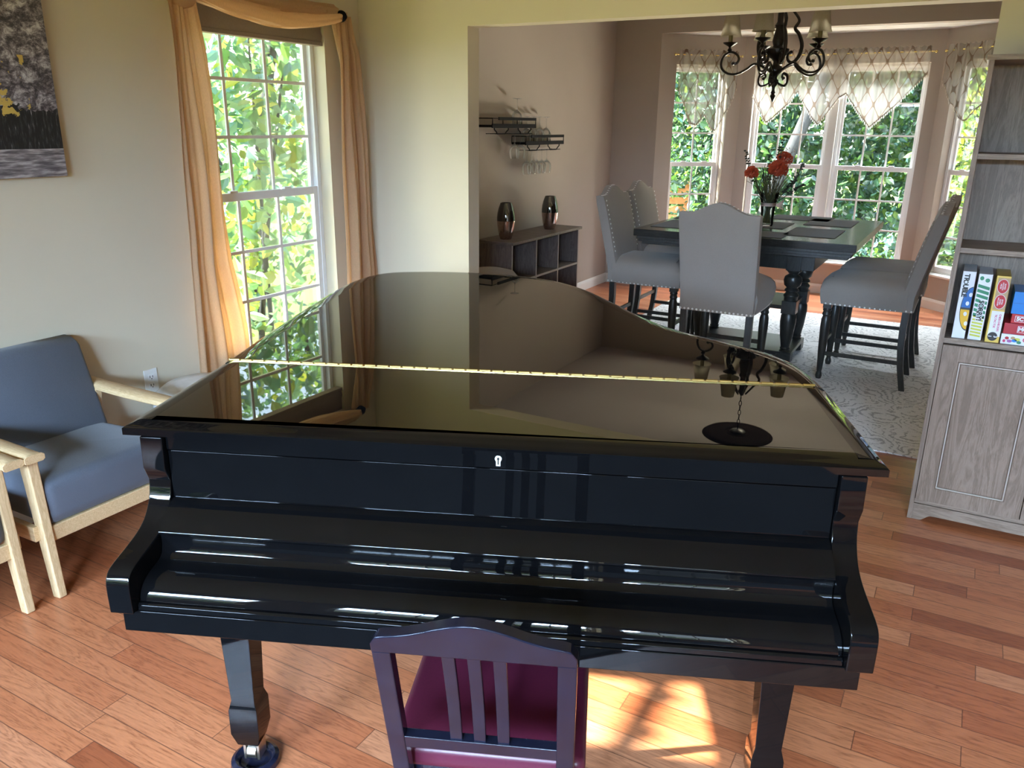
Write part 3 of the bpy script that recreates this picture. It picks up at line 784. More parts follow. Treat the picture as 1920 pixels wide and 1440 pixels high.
MB().loft(swag(2.205, 2.150, .030, .034, .12, -1.2, 2.60, 3.50)).build('swag', 'scarf', cur, 70)
MB().loft(swag(2.115, 2.120, .055, .030, .145, 1.5, 2.66, 3.58)).build('swag', 'scarf', cur, 70)
# knot over the rod at both ends
MB().loft([[(.08 + r * 1.1 * math.cos(a) * (1 + .1 * math.sin(4 * a)), y, 2.135 + r * 1.3 * math.sin(a)) for a in [2 * PI * k / 20 for k in range(20)]] for y, r in ((2.55, .03), (2.575, .05), (2.62, .062), (2.66, .055), (2.69, .03))]).build('knot', 'scarf', cur, 70)
sh = thing('window_shade', 'taupe cellular shade gathered at the top of the left window', 'window shade', (XL - .03, 3.13, 0))
MB().prism([(-.012, 2.0), (-.020, 2.03), (-.014, 2.06), (-.014, 2.128), (.014, 2.128), (.014, 2.06), (.022, 2.035), (.014, 2.0)], 'y', -.47, .47).build('shade_fabric', 'shade', sh, 60)
MB().box(-.024, .024, -.47, .47, 1.985, 2.006).build('bottom_rail', 'shade', sh, 0, .003)

# ------------------------------------------------------------------ bookcase
BX, BY, BW, BD, BH = -.030, 3.57, .80, .315, 1.855
bc = thing('bookcase', 'tall grey oak bookcase with two panelled doors standing against the back wall', 'bookcase', (BX, BY, 0))
T = .018
for x0 in (0, BW - T): MB().box(x0, x0 + T, .0, BD, 0, BH - T).build('side_panel', 'oakz', bc, 0, .0008)
MB().box(-.008, BW + .008, -.012, BD, BH - T, BH).build('top', 'oakx', bc, 0, .001)
MB().box(T, BW - T, BD - .012, BD - .004, .08, BH - T).build('back_panel', 'oakz', bc, 0)
for z in (1.492, 1.142, .782, .075): MB().box(T, BW - T, .006, BD - .012, z, z + .020).build('shelf', 'oakx', bc, 0, .0008)
pl = [(T, 0), (T + .028, 0)] + [(T + .028 + .045 * k / 8, .026 * (.5 - .5 * math.cos(PI * k / 8))) for k in range(1, 9)] + [(BW - T - .073 + .045 * k / 8, .026 * (.5 + .5 * math.cos(PI * k / 8))) for k in range(0, 9)] + [(BW - T, 0), (BW - T, .072), (T, .072)]
MB().prism(pl, 'y', .004, .020).build('plinth', 'oakx', bc, 30)
for i, x0 in enumerate((T + .002, BW / 2 + .0015)):
    x1 = x0 + (BW - 2 * T) / 2 - .004; d = bc
    mb = MB(); fr = .062
    def ringf(ins, y): return [(x0 + ins, y, .098 + ins), (x1 - ins, y, .098 + ins), (x1 - ins, y, .778 - ins), (x0 + ins, y, .778 - ins)]
    prof = [(0, .004), (0, -.014), (fr, -.014), (fr + .004, -.009), (fr + .009, -.0085), (fr + .012, -.013), (fr + .016, -.0135)]
    mb.loft([ringf(a, y) for a, y in prof], cap=True)
    dr = mb.build('door', 'oakz', bc, 0)
    # light bead moulding
    bd = MB()
    for ins in (fr + .006,):
        a, b, c, e = x0 + ins, x1 - ins, .098 + ins, .778 - ins
        bd.box(a - .002, a + .002, -.0135, -.008, c, e).box(b - .002, b + .002, -.0135, -.008, c, e).box(a, b, -.0135, -.008, c - .002, c + .002).box(a, b, -.0135, -.008, e - .002, e + .002)
    bd.build('moulding', plain('pale_bead_%d' % i, (.50, .45, .40), .4, var=.05), dr, 0)
    hx = x1 - .032 if i == 0 else x0 + .032
    MB().tube([(hx, -.014, .60), (hx, -.034, .595), (hx, -.036, .50), (hx, -.034, .49), (hx, -.014, .485)], .0055, 10).build('handle', 'steel', dr)
# board games
def game(name, label, x0, x1, y0, d, z0, h, mat, tilt=0.0):
    t = thing(name, label, 'board game', (x0, y0, z0))
    w = x1 - x0
    b = MB().box(0, w, 0, d, 0, h)
    b.build('box', mat, t, 0, .0012)
    return t
FR = lambda cx, cz, rot=-90: Matrix.Translation((cx, -.0006, cz)) @ Matrix.Rotation(R(90), 4, 'X') @ Matrix.Rotation(R(rot), 4, 'Z')
GZ = .8025
g = game('board_game', 'white board game box reading TROUBLE standing upright leftmost on the shelf', .012, .058, 3.598, .20, GZ, .268, 'paper_white')
text_mesh('TR', .024, 'lettering', 'card_black', g, FR(.016, .243), bold=.0012)
text_mesh('UBLE', .024, 'lettering', 'card_black', g, FR(.016, .192), bold=.0012, spacing=.9)
MB().prism([(.016 + .009 * math.cos(R(60 * k)), .2255 + .0095 * math.sin(R(60 * k))) for k in range(6)], 'y', -.0008, 0).build('hexagon_o', 'card_black', g, 0)
MB().prism([(.016 + .0055 * math.cos(R(60 * k)), .2255 + .0058 * math.sin(R(60 * k))) for k in range(6)], 'y', -.0012, -.0008).build('hexagon_o_inside', 'paper_white', g, 0)
def circ_seg(cx, cz, r, xmax, z0, z1, n=40):
    pts = []
    for k in range(n + 1):
        a = R(90 + 180 * k / n); x, z = cx + r * math.cos(a), cz + r * 1.0 * math.sin(a)
        z = min(max(z, z0), z1)
        if x < xmax: pts.append((x, z))
    pts.append((xmax, pts[-1][1])); pts.append((xmax, pts[0][1]))
    return pts
def ell(cx, cz, rx, rz, a0, a1, n=20): return [(cx + rx * math.cos(R(a0 + (a1 - a0) * k / n)), cz + rz * math.sin(R(a0 + (a1 - a0) * k / n))) for k in range(n + 1)]
MB().prism(ell(.0455, .121, .0335, .088, 90, 270), 'y', -.0004, 0).build('board_rim', 'card_black', g, 0)
MB().prism(ell(.0455, .125, .031, .081, 90, 180) + [(.0455, .125)], 'y', -.0007, -.0004).build('blue_quarter', 'blue', g, 0)
MB().prism(ell(.0455, .117, .031, .079, 180, 270) + [(.0455, .117)], 'y', -.0007, -.0004).build('yellow_quarter', 'yellow', g, 0)
for cx, cz in ((.034, .142), (.0405, .177), (.033, .100), (.0405, .062)): MB().prism(ell(cx, cz, .0062, .0085, 0, 342, 19), 'y', -.001, -.0007).build('peg_hole', 'paper_white', g, 0)
g = game('board_game', 'white board game box with green and lime stripes reading SORRY!', .068, .115, 3.602, .20, GZ, .262, 'paper_white')
for z0, z1, mat in ((.055, .215, 0),):
    st1 = MB(); st2 = MB()
    for k in range(7):
        z = .222 - k * .019
        st1.prism([(.003, z), (.044, z - .010), (.044, z - .022), (.003, z - .012)], 'y', -.0004, 0)
    st1.build('green_stripes', 'green', g, 0)
    for k in range(7):
        z = .098 - k * .0125
        st2.prism([(.005, z), (.042, z - .004), (.042, z - .0115), (.005, z - .0075)], 'y', -.0004, 0)
    st2.build('lime_stripes', 'lime', g, 0)
MB().prism(ell(.012, .245, .007, .008, 0, 342, 19), 'y', -.0004, 0).prism(ell(.032, .238, .008, .008, 0, 342, 19), 'y', -.0004, 0).build('green_dots', 'green', g, 0)
text_mesh('SORRY!', .024, 'lettering_outline', 'paper_white', g, FR(.025, .118), extrude=.0003, bold=.0030)
text_mesh('SORRY!', .024, 'lettering', 'card_black', g, Matrix.Translation((0, -.0008, 0)) @ FR(.025, .118), extrude=.0003, bold=.0008)
g = game('board_game', 'yellow sided board game box reading CHESS-CHECKERS TIC-TAC-TOE', .128, .176, 3.592, .19, GZ, .262, 'gold')
MB().box(.006, .048, -.0004, 0, .025, .125).build('white_panel', 'paper_white', g, 0)
MB().box(.006, .047, -.0004, 0, .130, .255).build('tan_panel', 'tan', g, 0)
for cz in (.222, .162):
    MB().prism(ell(.026, cz, .0195, .0285, 0, 342, 19), 'y', -.0008, -.0004).build('red_badge_rim', 'paper_white', g, 0)
    MB().prism(ell(.026, cz, .0180, .0270, 0, 342, 19), 'y', -.0012, -.0008).build('red_badge', 'red', g, 0)
for t_, cx, cz in (('BOARD', .033, .222), ('& PLASTIC', .026, .222), ('PIECES', .019, .222), ('EXTRA', .033, .162), ('QUEEN', .026, .162), ('INCLUDED', .019, .162)):
    text_mesh(t_, .0066, 'badge_lettering', 'paper_white', g, Matrix.Translation((0, -.0010, 0)) @ FR(cx, cz), bold=.0001)
text_mesh('CHESS-CHECKERS', .0098, 'lettering', 'magenta', g, FR(.036, .080), bold=.0002, spacing=.85)
text_mesh('TIC-TAC-TOE', .0098, 'lettering', 'magenta', g, FR(.022, .085), bold=.0002, spacing=.85)
MB().prism(ell(.0235, .024, .0170, .0175, 0, 342, 19), 'y', -.001, 0).build('black_badge', 'card_black', g, 0)
text_mesh('3', .016, 'badge_lettering', 'paper_white', g, Matrix.Translation((0, -.0008, 0)) @ FR(.033, .024), bold=.0004)
text_mesh('1', .016, 'badge_lettering', 'paper_white', g, Matrix.Translation((0, -.0008, 0)) @ FR(.014, .024), bold=.0004)
FH = lambda cx, cz: Matrix.Translation((cx, -.0006, cz)) @ Matrix.Rotation(R(90), 4, 'X')
g = game('board_game', 'white flat board game box with coloured playing pieces, at the bottom of the stack', .181, .62, 3.594, .20, GZ, .040, 'paper_white')
for cx, cz, mt, rx in ((.020, .024, 'crimson', .007), (.030, .013, 'purple', .009), (.040, .026, 'tan', .008), (.046, .016, 'cyanblue', .009), (.055, .022, 'lime', .010), (.062, .011, 'green', .008), (.012, .012, 'magenta', .005)):
    MB().prism(ell(cx, cz, rx, .006, 0, 342, 14), 'y', -.0006, 0).build('printed_piece', mt, g, 0)
text_mesh('C', .024, 'lettering', 'magenta', g, FH(.081, .022), bold=.0008)
g = game('board_game', 'red flat board game box reading MO, second from the bottom of the stack', .184, .60, 3.597, .20, GZ + .0405, .042, 'crimson')
MB().box(.046, .20, -.0005, 0, .008, .034).build('title_border', 'paper_white', g, 0)
MB().box(.048, .20, -.0008, -.0005, .010, .032).build('title_panel', 'red', g, 0)
text_mesh('MO', .022, 'lettering', 'paper_white', g, Matrix.Translation((0, -.0005, 0)) @ FH(.066, .021), bold=.0012)
g = game('board_game', 'red flat board game box reading SC, between the blue box and the red box', .203, .58, 3.604, .19, GZ + .083, .036, 'red')
MB().box(.012, .20, -.0005, 0, .006, .029).build('title_border', 'paper_white', g, 0)
MB().box(.0135, .20, -.0008, -.0005, .0075, .0275).build('title_panel', 'crimson', g, 0)
text_mesh('SC', .020, 'lettering', 'paper_white', g, Matrix.Translation((0, -.0005, 0)) @ FH(.029, .0175), bold=.001)
g = game('board_game', 'bright blue board game box with white letter on top of the stack', .197, .52, 3.600, .18, GZ + .120, .086, 'cyanblue')
MB().box(-.0006, .33, -.0006, 0, .041, .0425).build('lid_edge', 'blue', g, 0)
text_mesh('C', .020, 'lettering', 'paper_white', g, FH(.048, .056), bold=.0008)

# ------------------------------------------------------------------ dining room
rug = MB().box(-2.38, .30, 4.30, 7.50, .0, .009)
ro = rug.build('area_rug', 'rug', None, 0, .003); tag(ro, 'pale grey distressed patterned rug under the dining table', 'rug')
rz = .0095
# table
tb = thing('dining_table', 'dark charcoal counter-height dining table on four turned legs', 'table', (-1.298, 6.105, rz))
TZ = .905
MB().box(-.725, .725, -.77, .77, TZ - .048, TZ).build('table_top', 'tabletop', tb, 30, .004)
ed = MB()
for ins, z0, z1 in ((.018, .838, .858), (.028, .818, .838), (.048, .800, .819)): ed.box(-.725 + ins, .725 - ins, -.77 + ins, .77 - ins, z0, z1)
ed.build('edge_moulding', 'darkwood', tb, 30, .003)
MB().box(-.38, .44, -.42, .40, .665, .80).build('apron', 'darkwood', tb, 30, .002)
def turned(mb, x, y, prof, blocks):
    for z0, z1, w in blocks: mb.box(x - w, x + w, y - w, y + w, z0, z1)
    for p in prof: mb.lathe(p, (x, y, 0), 24)
for lx in (-.31, .31):
    for ly_ in (-.395, .02):
        mb = MB()
        turned(mb, lx, ly_, [[(.046, .665), (.05, .655), (.035, .64), (.03, .632), (.055, .615), (.062, .59), (.055, .555), (.035, .538), (.045, .528), (.05, .518), (.035, .508), (.05, .49), (.052, .482), (.045, .47), (.045, .45)],
            [(.045, .36), (.052, .34), (.054, .30), (.044, .20), (.030, .118), (.036, .108), (.03, .10), (.045, .08), (.048, .07)],
            [(.03, .018), (.042, .008), (.042, .0), (.03, -.0)]],
            [(.36, .45, .049), (.012, .072, .05), (.66, .80, .048)])
        mb.build('leg', 'darkwood', tb, 40, .002)
MB().box(-.33, .33, -.42, .045, .385, .412).build('shelf', 'darkwood', tb, 30, .004)
MB().box(-.36, .36, -.44, .07, .062, .088).build('base_shelf', 'darkwood', tb, 30, .004)
mats = [('front right', (-.903, 5.82, .33, .49)), ('back right', (-.895, 6.50, .33, .47)), ('front left', (-1.80, 5.76, .33, .49)), ('back left', (-1.83, 6.34, .33, .46)), ('front', (-1.26, 5.545, .45, .31)), ('middle', (-1.32, 6.105, .38, .42)), ('back', (-1.15, 6.715, .44, .34))]
mtl = ['brown woven placemat at the near right corner of the dining table', 'brown woven placemat at the far right corner of the dining table', 'brown woven placemat at the near left corner of the dining table', 'brown woven placemat on the left of the dining table behind another', 'brown woven placemat on the near edge of the table behind the grey chair back', 'brown woven placemat under the flower vase', 'brown woven placemat on the far edge of the dining table']
pm = None
for (n_, (x, y, w_, d_)), lb in zip(mats, mtl):
    o = MB().box(-w_ / 2, w_ / 2, -d_ / 2, d_ / 2, 0, .003).build('placemat', 'placemat', None, 0, .001, loc=(x, y, rz + TZ + .0004))
    tag(o, lb, 'placemat', 'woven placemats on the dining table')
# dining chairs
def dining_chair(label):
    t = thing('dining_chair', label, 'chair', (0, 0, 0), 0, 'upholstered chairs around the dining table')
    # local: faces +y; origin under the seat centre
    W2 = .225
    # seat: flared box with crowned top
    mb = MB(); loops = []
    def ring(z, ins, dome=0):
        pts = []
        for k in range(11): pts.append((-W2 + ins + (2 * W2 - 2 * ins) * k / 10, -.24 + ins * .2, z))
        for k in range(1, 10): pts.append((W2 - ins + .012 * math.sin(PI * k / 10), -.24 + .50 * k / 10, z))
        for k in range(11):
            x = W2 - ins - (2 * W2 - 2 * ins) * k / 10; pts.append((x, .255 - ins + .018 * (1 - (x / W2) ** 2), z))
        for k in range(1, 10): pts.append((-W2 + ins - .012 * math.sin(PI * k / 10), .255 - .50 * k / 10, z))
        return pts
    for z, ins in ((.505, .0), (.52, -.004), (.56, -.012), (.60, -.014), (.635, -.004), (.660, .018), (.678, .05), (.690, .095), (.696, .15)): loops.append(ring(z, ins))
    mb.loft(loops).build('seat', 'chairfab', t, 70)
    # back: upholstered slab with camel-back top, reclined, slightly flared
    zt = lambda s: 1.108 + .062 * (.5 + .5 * math.cos(PI * min(1, abs(s) / .78))) - .0 * s
    yb_ = lambda z: -.245 - .125 * max(0, (z - .60)) / .55 - .02 * max(0, z - .9)
    ns = 24; front = []; 
    def pt_(s, f, y): 
        z = .505 + (zt(s) - .505) * f; w = W2 + .012 * f
        return (s * w, yb_(z) + y, z)
    loops = []
    nf = 14
    for i in range(ns + 1):
        s = -1 + 2 * i / ns; e = (1 - abs(s)); sh_ = 1 if e > .04 else .82
        prof = []
        for f in [k / nf for k in range(nf + 1)]:
            f2 = f if f < 1 else 1.0
            yy = .040 * sh_ if f < .97 else .028
            prof.append(pt_(s * (1 if True else .99), f2 * .998, yy + (.012 * math.sin(PI * min(1, f * 1.0)) * max(0, 1 - s ** 4))))
        for f in [k / nf for k in range(nf, -1, -1)]:
            yy = -.040 * sh_ if f < .97 else -.028
            prof.append(pt_(s, f * .998, yy))
        loops.append(prof)
    MB().loft(loops).build('backrest', 'chairfab', t, 50)
    # nailheads
    nb = MB()
    def nail(p, nrm):
        p = Vector(p); nrm = Vector(nrm).normalized(); a = nrm.orthogonal().normalized(); b = nrm.cross(a)
        r_ = .0072; l0 = [p + (a * math.cos(k * PI / 3) + b * math.sin(k * PI / 3)) * r_ for k in range(6)]; l1 = [p + nrm * .003 + (a * math.cos(k * PI / 3) + b * math.sin(k * PI / 3)) * r_ * .55 for k in range(6)]
        nb.loft([l0, l1])
    for k in range(18): nail((-W2 + .008 + (2 * W2 - .016) * k / 17, -.2855, .513), (0, -1, 0))
    for sx in (-1, 1):
        for k in range(3): nail((sx * (W2 + .0005), -.275 + .03 * k, .513), (sx, 0, 0))
        for k in range(15): nail((sx * (W2 + .001 + .012 * math.sin(PI * (k + 1) / 16)), -.185 + .44 * k / 15, .512), (sx, 0, 0))
    for k in range(15): 
        x = -W2 + .01 + (2 * W2 - .02) * k / 14; nail((x, .256 + .018 * (1 - (x / W2) ** 2), .512), (0, 1, 0))
    # up the edges and over the top of the backrest front
    for sx in (-1, 1):
        for k in range(2, 19):
            f = k / 19; z = .505 + (zt(sx * .97) - .505) * f
            if z > .70: nail((sx * (W2 - .012 + .012 * f), yb_(z) + .0415, z), (0, 1, .2))
    for k in range(19):
        s = -.95 + 1.9 * k / 18; z = zt(s) + .0015; nail((s * (W2 + .012), yb_(z) + .014, z), (0, 0, 1))
    nb.build('nailhead_trim', 'nail', t, 0)
    # rear sabre legs
    for sx in (-1, 1):
        loops = []
        for z, y, w_ in ((.52, -.245, .020), (.40, -.243, .020), (.28, -.247, .019), (.15, -.262, .018), (0, -.292, .017)):
            x = sx * (W2 - .022); loops.append([(x - w_, y - w_, z), (x + w_, y - w_, z), (x + w_, y + w_, z), (x - w_, y + w_, z)])
        MB().loft(loops).build('rear_leg', 'darkwood', t, 40, .002)
        lx, ly_ = sx * (W2 - .03), .215
        mb = MB(); turned(mb, lx, ly_, [[(.024, .478), (.028, .465), (.022, .455), (.026, .445), (.028, .435), (.022, .425), (.029, .40), (.030, .34), (.025, .20), (.017, .06), (.014, .05), (.019, .035), (.021, .02), (.016, .0)]], [(.478, .52, .026)])
        mb.build('front_leg', 'darkwood', t, 40, .0015)
        MB().bar((lx, ly_, .175), (sx * (W2 - .022), -.258, .175), .014, .026).build('side_stretcher', 'darkwood', t, 30, .002)
    MB().bar((-.2, .215, .235), (.2, .215, .235), .014, .028).build('front_stretcher', 'darkwood', t, 30, .002)
    MB().bar((-.2, -.247, .27), (.2, -.247, .27), .014, .028).build('rear_stretcher', 'darkwood', t, 30, .002)
    return t
dc = dining_chair('grey upholstered dining chair seen from behind at the near side of the table')
dc.location = (-1.262, 5.075, rz)
dup(dc, (-.495, 5.655, rz), R(90), 'grey upholstered dining chair on the right of the table, nearest the bookcase')
dup(dc, (-.475, 6.265, rz), R(90), 'grey upholstered dining chair on the right of the table, nearer the bay window')
dup(dc, (-1.945, 5.62, rz), R(-90), 'grey upholstered dining chair on the left of the table, nearer the piano')
dup(dc, (-1.96, 6.20, rz), R(-90), 'grey upholstered dining chair on the left of the table, half hidden behind another')

# vase with flowers
vx, vy, vz = -1.272, 6.02, rz + TZ + .004
vs_ = thing('flower_vase', 'clear glass vase of coral flowers and dried stems on the dining table', 'vase', (vx, vy, vz))
MB().lathe([(.0, 0), (.042, 0), (.047, .012), (.045, .05), (.047, .10), (.055, .16), (.067, .215), (.071, .235), (.069, .235), (.064, .213), (.052, .16), (.044, .10), (.042, .05), (.043, .018), (0, .014)], seg=32).build('glass', 'vaseglass', vs_, 50)
MB().lathe([(.048, .14), (.053, .14), (.053, .163), (.048, .163)], seg=32, cap=False).build('ribbon', 'ribbon', vs_, 50)
rb = MB()
for k in range(7):
    a = R(-60 + k * 22); rb.loft([[(.055 + .012 * j, -.012 + .005 * j * math.sin(a * 3 + j), .15 + (.03 * math.cos(a) * j * .4) - .006 * j * k * .3 + w_) for w_ in (-.006, .006)] for j in range(5)], cap=False, closed=False)
rbo = rb.build('bow', 'ribbon', vs_, 60)
rs = random.Random(11)
stm = MB(); ste = MB()
def stem(mb, top, r=.0022, bend=.02, base_r=.03):
    a = rs.uniform(0, 2 * PI); b0 = Vector((base_r * math.cos(a), base_r * math.sin(a), .02)); ng = Vector((-b0.x * .3 + top[0] * .16, -b0.y * .3 + top[1] * .16, .155)); t_ = Vector(top)
    mid = (ng + t_) / 2 + Vector((rs.uniform(-bend, bend), rs.uniform(-bend, bend), rs.uniform(-bend, bend) * .5))
    mb.tube(cr([b0, ng, mid, t_], 5), r, 5); return ng, mid, t_
for k in range(60):
    a = rs.uniform(0, 2 * PI); rad = rs.uniform(.02, .13); stem(stm, (rad * math.cos(a), rad * math.sin(a), rs.uniform(.27, .42)), rs.uniform(.0016, .003))
stm.build('stems', 'stem', vs_, 60)
for k in range(16):
    a = rs.uniform(0, 2 * PI); stem(ste, (.19 * math.cos(a) * rs.uniform(.7, 1.2), .19 * math.sin(a), rs.uniform(.30, .50)), .0016, .06)
ste.build('curly_twigs', 'stemdark', vs_, 60)
def flower(c, r, seed):
    q = random.Random(seed); mb = MB(); c = Vector(c)
    mb.ball(c, r * .62, 12, 8)
    for k in range(46):
        th_ = math.acos(1 - 1.55 * (k + .5) / 46); ph = k * 2.39996
        n = Vector((math.sin(th_) * math.cos(ph), math.sin(th_) * math.sin(ph), math.cos(th_))); u = n.orthogonal().normalized(); w_ = n.cross(u)
        p = c + n * r * .55; tip = c + n * r * q.uniform(.95, 1.12) + Vector((0, 0, .12 * r)); s_ = r * .30
        mb.add([p - u * s_ * .6, p + u * s_ * .6, tip + u * s_ + w_ * s_ * .2, tip + n * r * .06, tip - u * s_ + w_ * s_ * .2], [(0, 1, 2, 3, 4)])
    return mb
for i, (c, r_) in enumerate((((.045, -.03, .385), .062), ((.075, .02, .455), .052), ((-.135, -.02, .355), .046))):
    flower(c, r_, i).build('flower', 'flower', vs_, 50)
eu = MB()
for tx, ty, tz, n_ in ((-.20, .0, .52, 15), (.03, .04, .56, 16), (.06, -.03, .60, 14), (.21, .02, .44, 16), (.18, -.05, .33, 14), (-.02, -.02, .50, 12), (.23, .03, .30, 12)):
    p0 = Vector((tx * .2, ty * .2, .16)); p1 = Vector((tx, ty, tz)); md_ = (p0 + p1) / 2 + Vector((tx * .15, 0, .03)); path = cr([p0, md_, p1], 10)
    eu.tube(path, .0018, 5)
    for k in range(n_):
        f = .35 + .65 * k / n_; p = path[min(len(path) - 1, int(f * (len(path) - 1)))]
        for sd in (-1, 1):
            a = rs.uniform(0, PI); d = Vector((math.cos(a) * sd, math.sin(a) * sd, .3)).normalized(); u = d.orthogonal().normalized(); s_ = .012 * (1.15 - .5 * f)
            c = p + d * s_; eu.add([c + d * s_ * math.cos(j * PI / 3) + u * s_ * math.sin(j * PI / 3) for j in range(6)], [(0, 1, 2, 3, 4, 5)])
eu.build('eucalyptus', 'stemdark', vs_, 0)
wf = MB()
for k in range(70):
    a = rs.uniform(0, 2 * PI); wf.ball((.10 + .07 * math.cos(a) * rs.random(), .05 * math.sin(a), rs.uniform(.36, .54)), .0038, 5, 4)
wf.build('filler_blossom', 'fringe', vs_, 0)

# cube shelf with vases
cs = thing('cube_shelf', 'low dark walnut cube shelf against the dining room left wall', 'shelf', (-3.275, 5.305, 0))
CW = 1.205
MB().box(-.0, .322, -.015, CW + .02, .724, .745).build('top', 'walnut', cs, 0, .001)
for y0 in (0, .398, .792, CW - .018): MB().box(0, .300, y0, y0 + .018, .0, .724).build('upright', 'walnutz', cs, 0, .001)
for z0 in (.03, .418):
    for y0 in (.018, .416, .810): MB().box(.0, .30, y0, y0 + (.38 if y0 < .8 else .377) - .003, z0, z0 + .018).build('shelf', 'walnut', cs, 0, .0008)
MB().box(0, .006, .018, CW - .018, .05, .724).build('back_panel', 'walnutz', cs, 0)
# pale edge banding
eb = MB()
for y0 in (0, .398, .792, CW - .018): eb.box(.3, .3015, y0 + .001, y0 + .017, .02, .722)
for z0 in (.03, .418):
    for y0 in (.018, .416, .810): eb.box(.3, .3012, y0, y0 + .375, z0 + .001, z0 + .017)
eb.build('edge_band', plain('pale_edge_band', (.30, .26, .235), .5), cs, 0)
def barrel(label, y):
    t = thing('vase', label, 'vase', (-3.112, y, .7455), 0, 'two-tone metallic vases on the cube shelf')
    full = [(.0, 0), (.042, 0), (.047, .008), (.058, .05), (.066, .10), (.070, .14), (.070, .165), (.066, .20), (.058, .235), (.046, .268), (.044, .275), (.038, .275), (.038, .26), (0, .25)]
    MB().lathe(full[:6], seg=36, cap=False).build('hammered_base', 'chrome_rose', t, 50)
    MB().lathe(full[5:], seg=36, cap=False).build('smoked_top', 'chrome_dark', t, 50)
    return t
v1 = barrel('two-tone metallic barrel vase at the near end of the cube shelf', 5.455)
dup(v1, (-3.112, 6.205, .7455), 0, 'two-tone metallic barrel vase at the far end of the cube shelf')

# wine glass racks on the wall
def rack(label, y, z, L):
    t = thing('wine_glass_rack', label, 'wall rack', (-3.3, y, z), 0, 'black wall racks for wine glasses')
    MB().box(.004, .13, 0, L, -.014, .004).box(.124, .134, 0, L, -.018, .012).build('shelf', 'screen_black', t, 0, .002)
    MB().box(.124, .134, .14 * L, L, .038, .060).build('front_rail', 'screen_black', t, 0, .001)
    f = MB()
    for yy in (.005, L * .55, L - .005): f.tube([(.002, yy, -.01), (.002, yy, .05), (.13, yy, .05), (.13, yy, -.005)], .0045, 6)
    f.tube([(.13, 0.005, .05), (.13, L, .05)], .003, 6); f.build('wire_frame', 'screen_black', t)
    h_ = MB()
    for y0 in (.07 * L, .60 * L):
        h_.tube([(.12, y0, -.01), (.12, y0, -.03), (.12, y0 + .03, -.045), (.12, y0 + .04, -.06), (.12, y0 + .16, -.06), (.12, y0 + .18, -.045), (.12, y0 + .21, -.03), (.12, y0 + .21, -.01)], .0045, 6)
    for xx in (.035, .075, .115): h_.tube([(xx, .1 * L, -.06), (xx, .95 * L, -.06)], .0028, 6)
    h_.build('glass_hooks', 'screen_black', t)
    return t
rk1 = rack('black wine glass rack on the dining wall, upper left one', 5.34, 1.583, .69)
dup(rk1, (-3.3, 5.86, 1.452), 0, 'black wine glass rack on the dining wall, lower right one')
def wineglass(label, group):
    t = MB()
    # upright profile, origin at foot; built hanging upside down (foot up at z=0, bowl downwards)
    pr = [(.0, 0), (.036, 0), (.036, -.002), (.006, -.006), (.0038, -.012), (.0035, -.075), (.006, -.085), (.022, -.097), (.036, -.115), (.041, -.135), (.040, -.16), (.034, -.195), (.0325, -.195), (.0385, -.16), (.0395, -.135), (.034, -.117), (.02, -.1), (0, -.094)]
    o = t.lathe(pr, seg=20).build('wine_glass', 'glass', None, 60); tag(o, label, 'wine glass', group); return o
gl = wineglass('single tall wine glass upside down on the upper wall rack shelf', 'wine glasses on the wall racks')
gl.location = (-3.235, 5.83, 1.584 + .006 + .196)
def wg(x, y, z, lb):
    c = gl.copy(); COL.objects.link(c); c.location = (x, y, z); c['label'] = lb
for i, y in enumerate((6.00, 6.12, 6.22, 6.34)):
    wg(-3.235, y, 1.453 + .006 + .196, 'wine glass upside down on the lower rack shelf, ' + ('first', 'second', 'third', 'fourth')[i] + ' from the left')
for i, y in enumerate((5.76, 5.86)):
    wg(-3.215, y, 1.583 - .055, 'wine glass hanging under the upper rack, ' + ('left', 'right')[i] + ' one of the pair')
for i, y in enumerate((5.97, 6.055, 6.14, 6.23, 6.32)):
    wg(-3.215, y, 1.452 - .055, 'wine glass hanging under the lower rack, ' + ('first', 'second', 'third', 'fourth', 'fifth')[i] + ' from the left')

# rounded grey ottoman in front of the cube shelf
ot = thing('ottoman', 'rounded grey upholstered ottoman beside the cube shelf, only its top showing over the piano', 'ottoman', (-2.90, 4.86, 0))
MB().lathe([(0, .12), (.19, .12), (.205, .15), (.21, .40), (.215, .50), (.205, .56), (.17, .60), (.10, .618), (0, .622)], seg=40).build('seat', 'potgrey', ot, 60)
for k in range(4):
    a = R(45 + 90 * k); MB().bar((.14 * math.cos(a), .14 * math.sin(a), .125), (.17 * math.cos(a), .17 * math.sin(a), 0), .03, .03, w2=.02, d2=.02).build('leg', 'darkwood', ot, 30)

